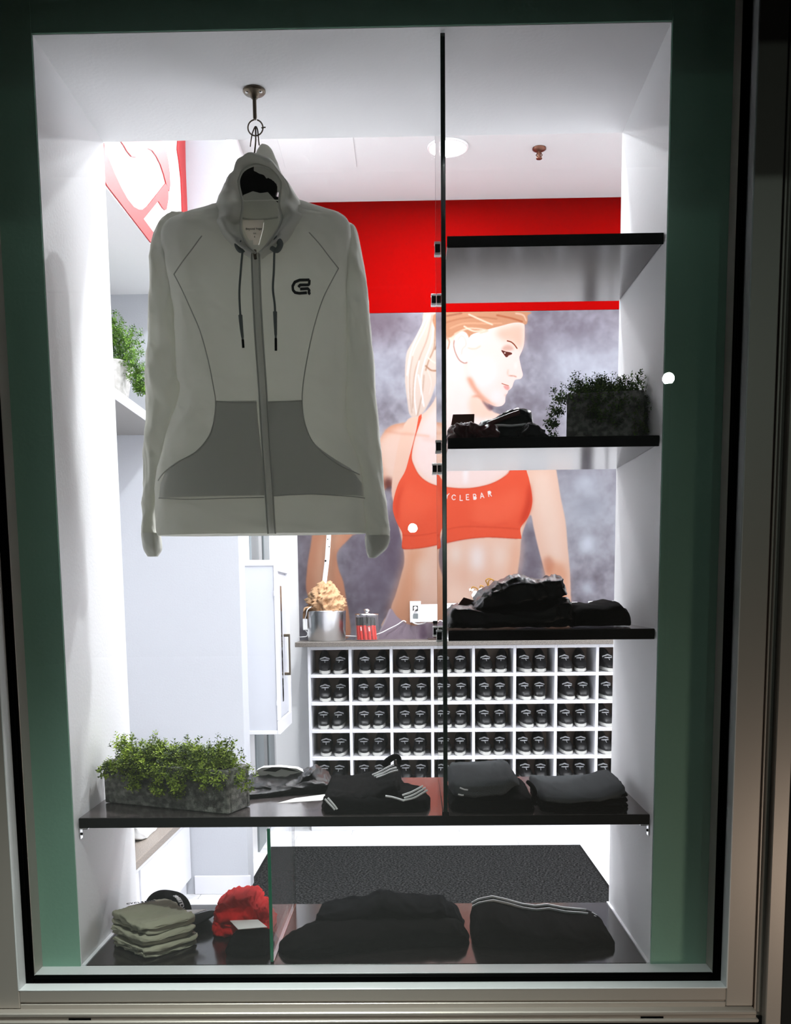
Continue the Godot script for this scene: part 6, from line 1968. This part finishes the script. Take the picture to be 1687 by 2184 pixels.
	ink(smooth(PackedVector2Array([Vector2(855, 856), Vector2(880, 829), Vector2(926, 849), Vector2(936, 929), Vector2(938, 1059), Vector2(879, 1058), Vector2(872, 945)])), Color(0.90, 0.63, 0.49, 0.7), 9.0)
	ink(smooth(PackedVector2Array([Vector2(848, 826), Vector2(870, 810), Vector2(884, 833), Vector2(877, 868), Vector2(861, 871)])), Color(0.78, 0.48, 0.36, 0.55), 6.0)
	ink(smooth(PackedVector2Array([Vector2(338, 926), Vector2(368, 835), Vector2(375, 782), Vector2(439, 783), Vector2(417, 876), Vector2(406, 972), Vector2(429, 1054), Vector2(327, 1053), Vector2(321, 988)])), Color(0.90, 0.62, 0.47, 0.75), 14.0)
	ink(smooth(PackedVector2Array([Vector2(751, 755), Vector2(770, 752), Vector2(762, 867), Vector2(755, 931), Vector2(772, 1057), Vector2(723, 1057), Vector2(725, 911)])), Color(0.93, 0.68, 0.55, 0.7), 12.0)
	spot(PackedVector2Array([Vector2(430, 852)]), Vector2(16, 46), Color(1.0, 0.91, 0.85, 0.8), 16.0)
	spot(PackedVector2Array([Vector2(621, 814)]), Vector2(26, 46), Color(1.0, 0.96, 0.95, 0.9), 14.0)
	spot(PackedVector2Array([Vector2(547, 800)]), Vector2(16, 30), Color(1.0, 0.95, 0.92, 0.7), 12.0)
	spot(PackedVector2Array([Vector2(696, 807)]), Vector2(20, 36), Color(1.0, 0.92, 0.87, 0.7), 14.0)
	spot(PackedVector2Array([Vector2(568, 942)]), Vector2(60, 40), Color(1.0, 0.88, 0.81, 0.6), 22.0)
	spot(PackedVector2Array([Vector2(576, 881)]), Vector2(10, 60), Color(0.90, 0.66, 0.55, 0.45), 12.0)
	spot(PackedVector2Array([Vector2(664, 854)]), Vector2(8, 60), Color(0.92, 0.70, 0.60, 0.45), 10.0)
	spot(PackedVector2Array([Vector2(581, 521)]), Vector2(7, 46), Color(1.0, 0.985, 0.985, 0.85), 5.0)
	line_ink(PackedVector2Array([Vector2(306, 382), Vector2(353, 392), Vector2(401, 396), Vector2(457, 403)]), 5.0, Color(0.88, 0.60, 0.48, 0.6), 3.0)
	line_ink(PackedVector2Array([Vector2(433, 410), Vector2(481, 415), Vector2(529, 404), Vector2(593, 397)]), 7.0, Color(0.90, 0.68, 0.60, 0.5), 5.0)
	# trousers
	ink(smooth(PackedVector2Array([Vector2(318, 984), Vector2(341, 1011), Vector2(376, 1037), Vector2(406, 1044), Vector2(445, 1034), Vector2(510, 1045), Vector2(608, 1052), Vector2(772, 1054), Vector2(772, 1155), Vector2(247, 1150), Vector2(274, 1078), Vector2(295, 1036)])), Color8(196, 176, 192), 1.5)
	line_ink(PackedVector2Array([Vector2(318, 988), Vector2(301, 1028), Vector2(278, 1072), Vector2(264, 1117)]), 4.0, Color8(222, 208, 218), 1.5)
	spot(PackedVector2Array([Vector2(432, 1073)]), Vector2(12, 34), Color(0.55, 0.44, 0.54, 0.7), 4.0)
	# sports top
	var red := Color8(243, 92, 60)
	ink(smooth(PackedVector2Array([Vector2(424, 331), Vector2(411, 394), Vector2(391, 464), Vector2(375, 517), Vector2(352, 557), Vector2(337, 601), Vector2(331, 645), Vector2(344, 690), Vector2(363, 728), Vector2(361, 773), Vector2(375, 781), Vector2(434, 777), Vector2(499, 765), Vector2(579, 750), Vector2(660, 744), Vector2(760, 750), Vector2(773, 747), Vector2(770, 714), Vector2(795, 679), Vector2(808, 641), Vector2(809, 607), Vector2(799, 553), Vector2(788, 516), Vector2(781, 469), Vector2(771, 414), Vector2(752, 414), Vector2(746, 468), Vector2(733, 520), Vector2(705, 546), Vector2(657, 567), Vector2(592, 578), Vector2(528, 575), Vector2(467, 563), Vector2(426, 536), Vector2(404, 498), Vector2(397, 467), Vector2(408, 410), Vector2(432, 340)]), true, 4), red, 1.0)
	ink(smooth(PackedVector2Array([Vector2(351, 589), Vector2(384, 558), Vector2(432, 590), Vector2(480, 615), Vector2(431, 669), Vector2(383, 700), Vector2(351, 676)])), Color(1.0, 0.42, 0.29, 0.6), 12.0)
	ink(smooth(PackedVector2Array([Vector2(609, 623), Vector2(689, 609), Vector2(753, 578), Vector2(777, 610), Vector2(761, 665), Vector2(689, 703), Vector2(608, 702)])), Color(1.0, 0.44, 0.31, 0.6), 14.0)
	ink(smooth(PackedVector2Array([Vector2(798, 563), Vector2(809, 610), Vector2(806, 645), Vector2(792, 682), Vector2(770, 707), Vector2(773, 673), Vector2(788, 625)])), Color(0.80, 0.22, 0.13, 0.7), 5.0)
	ink(smooth(PackedVector2Array([Vector2(371, 558), Vector2(345, 604), Vector2(338, 645), Vector2(354, 693), Vector2(351, 636)])), Color(0.85, 0.25, 0.15, 0.6), 5.0)
	line_ink(PackedVector2Array([Vector2(363, 734), Vector2(415, 735), Vector2(479, 726), Vector2(560, 708), Vector2(657, 709), Vector2(766, 717)]), 2.5, Color(0.80, 0.24, 0.15, 0.7), 1.5)
	line_ink(PackedVector2Array([Vector2(592, 689), Vector2(657, 706), Vector2(721, 697)]), 5.0, Color(0.84, 0.27, 0.17, 0.5), 4.0)
	line_ink(PackedVector2Array([Vector2(361, 773), Vector2(375, 781), Vector2(434, 777), Vector2(499, 765), Vector2(579, 750), Vector2(660, 744), Vector2(760, 750)]), 2.5, Color(0.72, 0.20, 0.13, 0.7), 1.5)
	line_ink(PackedVector2Array([Vector2(432, 340), Vector2(408, 410), Vector2(397, 467), Vector2(404, 498), Vector2(426, 536), Vector2(467, 563), Vector2(528, 575), Vector2(592, 578), Vector2(657, 567), Vector2(705, 546), Vector2(733, 520)]), 2.0, Color(0.78, 0.25, 0.15, 0.7), 1.0)
	poster_word()
	# pony tail, drawn as a pale mass with many strands
	ink(smooth(PackedVector2Array([Vector2(445, -4), Vector2(496, -3), Vector2(492, 81), Vector2(489, 157), Vector2(488, 203), Vector2(475, 249), Vector2(463, 282), Vector2(446, 313), Vector2(430, 331), Vector2(411, 340), Vector2(392, 331), Vector2(385, 294), Vector2(377, 224), Vector2(378, 171), Vector2(384, 128), Vector2(397, 104), Vector2(420, 68), Vector2(436, 35)])), Color8(226, 203, 190), 2.0)
	for q in [[PackedVector2Array([Vector2(464, 3), Vector2(442, 58), Vector2(410, 118), Vector2(390, 186), Vector2(389, 278)]), Color8(238, 222, 212)], [PackedVector2Array([Vector2(470, 9), Vector2(454, 81), Vector2(429, 141), Vector2(409, 202), Vector2(402, 309)]), Color8(204, 172, 152)], [PackedVector2Array([Vector2(477, 21), Vector2(467, 96), Vector2(444, 157), Vector2(431, 218), Vector2(434, 294)]), Color8(244, 232, 226)], [PackedVector2Array([Vector2(458, 3), Vector2(432, 50), Vector2(410, 95), Vector2(394, 141), Vector2(384, 202)]), Color8(246, 236, 230)], [PackedVector2Array([Vector2(480, 51), Vector2(476, 112), Vector2(457, 157), Vector2(447, 187)]), Color8(190, 150, 124)], [PackedVector2Array([Vector2(486, 51), Vector2(486, 96), Vector2(479, 119)]), Color8(150, 110, 92)], [PackedVector2Array([Vector2(425, 156), Vector2(412, 217), Vector2(409, 278), Vector2(415, 331)]), Color8(246, 238, 234)], [PackedVector2Array([Vector2(441, 202), Vector2(437, 248), Vector2(428, 294), Vector2(418, 334)]), Color8(202, 170, 150)], [PackedVector2Array([Vector2(403, 141), Vector2(393, 202), Vector2(393, 263), Vector2(399, 325)]), Color8(208, 182, 166)], [PackedVector2Array([Vector2(454, 187), Vector2(466, 226), Vector2(459, 264)]), Color8(236, 216, 204)], [PackedVector2Array([Vector2(422, 202), Vector2(434, 263), Vector2(440, 304)]), Color8(250, 244, 240)], [PackedVector2Array([Vector2(451, 142), Vector2(473, 160), Vector2(489, 166)]), Color8(242, 222, 206)], [PackedVector2Array([Vector2(447, 172), Vector2(466, 187), Vector2(488, 188)]), Color8(176, 128, 100)]]:
		line_ink(q[0], 4.5, q[1], 1.6)
	# head: hair, face in profile, ear
	ink(smooth(PackedVector2Array([Vector2(493, -3), Vector2(778, 1), Vector2(789, 16), Vector2(785, 43), Vector2(750, 40), Vector2(687, 62), Vector2(624, 83), Vector2(593, 121), Vector2(569, 113), Vector2(554, 70), Vector2(527, 82), Vector2(492, 75)])), Color8(196, 138, 104), 2.0)
	ink(smooth(PackedVector2Array([Vector2(593, 83), Vector2(640, 62), Vector2(695, 48), Vector2(744, 37), Vector2(775, 40), Vector2(780, 55), Vector2(779, 98), Vector2(774, 122), Vector2(766, 140), Vector2(763, 149), Vector2(765, 164), Vector2(771, 189), Vector2(775, 207), Vector2(768, 218), Vector2(757, 220), Vector2(748, 223), Vector2(743, 233), Vector2(740, 243), Vector2(734, 251), Vector2(726, 257), Vector2(724, 264), Vector2(718, 272), Vector2(716, 283), Vector2(715, 295), Vector2(704, 306), Vector2(685, 308), Vector2(663, 300), Vector2(640, 286), Vector2(618, 266), Vector2(599, 243), Vector2(586, 220), Vector2(582, 189), Vector2(587, 162)])), Color8(246, 217, 209), 1.3)
	ink(smooth(PackedVector2Array([Vector2(687, 60), Vector2(769, 43), Vector2(777, 63), Vector2(776, 101), Vector2(763, 123), Vector2(735, 97), Vector2(703, 91)])), Color(0.89, 0.68, 0.59, 0.75), 8.0)
	spot(PackedVector2Array([Vector2(643, 199)]), Vector2(34, 40), Color(0.985, 0.93, 0.955, 0.95), 18.0)
	spot(PackedVector2Array([Vector2(688, 275)]), Vector2(24, 22), Color(0.97, 0.90, 0.90, 0.8), 9.0)
	ink(smooth(PackedVector2Array([Vector2(586, 214), Vector2(602, 247), Vector2(625, 274), Vector2(647, 292), Vector2(672, 304), Vector2(691, 308), Vector2(672, 297), Vector2(647, 276), Vector2(621, 248), Vector2(602, 214)])), Color(0.85, 0.55, 0.42, 0.75), 4.0)
	ink(smooth(PackedVector2Array([Vector2(637, 288), Vector2(656, 300), Vector2(675, 310), Vector2(666, 322), Vector2(653, 313)])), Color(0.36, 0.26, 0.32, 0.85), 2.5)
	ink(smooth(PackedVector2Array([Vector2(602, 278), Vector2(615, 269), Vector2(631, 275), Vector2(647, 297), Vector2(625, 278)])), Color(0.80, 0.50, 0.38, 0.7), 2.5)
	ink(smooth(PackedVector2Array([Vector2(599, 273), Vector2(621, 278), Vector2(648, 306), Vector2(680, 341), Vector2(609, 340), Vector2(593, 309)])), Color(0.95, 0.76, 0.66, 0.6), 6.0)
	ink(smooth(PackedVector2Array([Vector2(542, 100), Vector2(549, 76), Vector2(568, 61), Vector2(587, 71), Vector2(596, 98), Vector2(593, 131), Vector2(588, 162), Vector2(574, 165), Vector2(555, 146)])), Color8(247, 221, 216), 1.5)
	line_ink(PackedVector2Array([Vector2(544, 91), Vector2(542, 109), Vector2(549, 134), Vector2(561, 155), Vector2(577, 165), Vector2(587, 163)]), 2.2, Color(0.45, 0.22, 0.15, 0.85), 1.0)
	line_ink(PackedVector2Array([Vector2(555, 91), Vector2(568, 76), Vector2(580, 86), Vector2(583, 107), Vector2(571, 119), Vector2(568, 137)]), 3.0, Color(0.87, 0.68, 0.62, 0.7), 1.8)
	for q in [[PackedVector2Array([Vector2(506, 36), Vector2(562, 22), Vector2(624, 17), Vector2(687, 24)]), Color8(178, 116, 82)], [PackedVector2Array([Vector2(530, 52), Vector2(577, 37), Vector2(640, 38), Vector2(703, 39)]), Color8(214, 160, 126)], [PackedVector2Array([Vector2(593, 8), Vector2(640, 29), Vector2(672, 42)]), Color8(238, 208, 186)], [PackedVector2Array([Vector2(546, 70), Vector2(593, 53), Vector2(656, 60), Vector2(631, 68)]), Color8(232, 196, 172)], [PackedVector2Array([Vector2(577, 46), Vector2(609, 62), Vector2(646, 60)]), Color8(240, 212, 192)], [PackedVector2Array([Vector2(687, 12), Vector2(734, 22), Vector2(772, 34)]), Color8(170, 92, 58)], [PackedVector2Array([Vector2(750, 7), Vector2(775, 13), Vector2(785, 31)]), Color8(222, 184, 160)], [PackedVector2Array([Vector2(499, 15), Vector2(530, 10), Vector2(569, 4)]), Color8(160, 98, 70)], [PackedVector2Array([Vector2(590, 116), Vector2(612, 120), Vector2(631, 111)]), Color8(230, 200, 184)], [PackedVector2Array([Vector2(514, 76), Vector2(527, 94), Vector2(522, 118)]), Color8(206, 160, 136)]]:
		line_ink(q[0], 5.0, q[1], 2.0)
	# eye, brow, nose and mouth
	line_ink(PackedVector2Array([Vector2(722, 95), Vector2(735, 99), Vector2(746, 108), Vector2(755, 120)]), 3.6, Color8(122, 48, 20), 0.8)
	ink(smooth(PackedVector2Array([Vector2(703, 124), Vector2(713, 110), Vector2(732, 109), Vector2(744, 121), Vector2(735, 127), Vector2(719, 127)])), Color(0.74, 0.54, 0.46, 0.6), 3.0)
	ink(smooth(PackedVector2Array([Vector2(702, 125), Vector2(716, 129), Vector2(735, 133), Vector2(738, 138), Vector2(729, 142), Vector2(719, 148), Vector2(710, 138)])), Color8(92, 34, 24), 1.0)
	spot(PackedVector2Array([Vector2(714, 134)]), Vector2(2.6, 2.4), Color8(240, 214, 206), 0.8)
	spot(PackedVector2Array([Vector2(729, 144)]), Vector2(4, 2), Color8(238, 206, 194), 1.5)
	line_ink(PackedVector2Array([Vector2(729, 208), Vector2(743, 209), Vector2(753, 212)]), 2.6, Color(0.68, 0.40, 0.30, 0.8), 1.2)
	line_ink(PackedVector2Array([Vector2(726, 188), Vector2(723, 200), Vector2(727, 208)]), 3.0, Color(0.86, 0.62, 0.54, 0.7), 2.0)
	line_ink(PackedVector2Array([Vector2(704, 233), Vector2(715, 237), Vector2(727, 241)]), 2.6, Color8(176, 98, 74), 0.8)
	ink(smooth(PackedVector2Array([Vector2(710, 240), Vector2(729, 243), Vector2(727, 254), Vector2(716, 252)])), Color8(226, 158, 152), 1.5)
	spot(PackedVector2Array([Vector2(716, 272)]), Vector2(5, 3), Color(0.85, 0.66, 0.60, 0.6), 2.0)
	spot(PackedVector2Array([Vector2(751, 176)]), Vector2(5, 12), Color(0.99, 0.91, 0.89, 0.7), 3.0)
	art.convert(Image.FORMAT_RGB8)
	# the print itself: a thin board on the wall
	var x0 := -0.698
	var x1 := x0 + W / 560.0
	var y1 := 3.096
	var y0 := y1 - H / 560.0
	var t := thing("wall_poster", Vector3((x0 + x1) / 2, y0, BACK + 0.004), "large wall print of a blond woman in an orange-red sports top looking aside", "poster")
	var s := st()
	s.set_smooth_group(-1)
	var z := BACK + 0.013
	for q in [[0, 0], [0, 1], [1, 1], [0, 0], [1, 1], [1, 0]]:
		s.set_uv(Vector2(q[0], 1 - q[1]))
		s.add_vertex(Vector3(lerpf(x0, x1, q[0]), lerpf(y0, y1, q[1]), z) - O)
	var pm := mat("poster_print", Color(0.625, 0.625, 0.625), 0.7)
	pm.metallic_specular = 0.2
	pm.albedo_texture = ImageTexture.create_from_image(art)
	pm.texture_repeat = false
	put("print", s, pm, t)
	s = st()
	box(s, Vector3(x0 - 0.002, y0, BACK + 0.0005), Vector3(x1, y1, z - 0.0006))
	put("board", s, M.card, t)

func poster_word() -> void:                                          # white letters on the chest of the sports top, drawn with strokes
	var glyph := {"C": [[[7, 2], [4, 0], [1, 2], [0, 5], [1, 8], [4, 10], [7, 8]]], "Y": [[[0, 0], [3.5, 5], [3.5, 10]], [[7, 0], [3.5, 5]]], "L": [[[1, 0], [1, 10], [6, 10]]], "E": [[[6, 0], [1, 0], [1, 10], [6, 10]], [[1, 5], [5, 5]]], "B": [[[1, 0], [1, 10], [5, 10], [6.5, 7.5], [5, 5], [1, 5]], [[1, 0], [4.5, 0], [6, 2.5], [5, 5]]], "A": [[[0, 10], [3.5, 0], [7, 10]], [[1.2, 7], [5.8, 7]]], "R": [[[1, 10], [1, 0], [5, 0], [6.5, 2.5], [5, 5], [1, 5]], [[3.5, 5], [6.5, 10]]]}
	var at := PackedVector2Array([Vector2(501, 591), Vector2(519, 594), Vector2(541, 599), Vector2(567, 601), Vector2(588, 599), Vector2(612, 598), Vector2(636, 594), Vector2(662, 589)])
	var tilt := [0.14, 0.12, 0.08, 0.03, -0.03, -0.08, -0.14, -0.18]
	var word := "CYCLEBAR"
	for k in 8:
		for ln in glyph[word[k]]:
			var pts := []
			for q in ln: pts.append(at[k] + (Vector2(q[0] - 3.5, q[1]) * 1.75).rotated(tilt[k]))
			ink(stroke(pts, 2.9), Color8(252, 240, 236), 0.0)
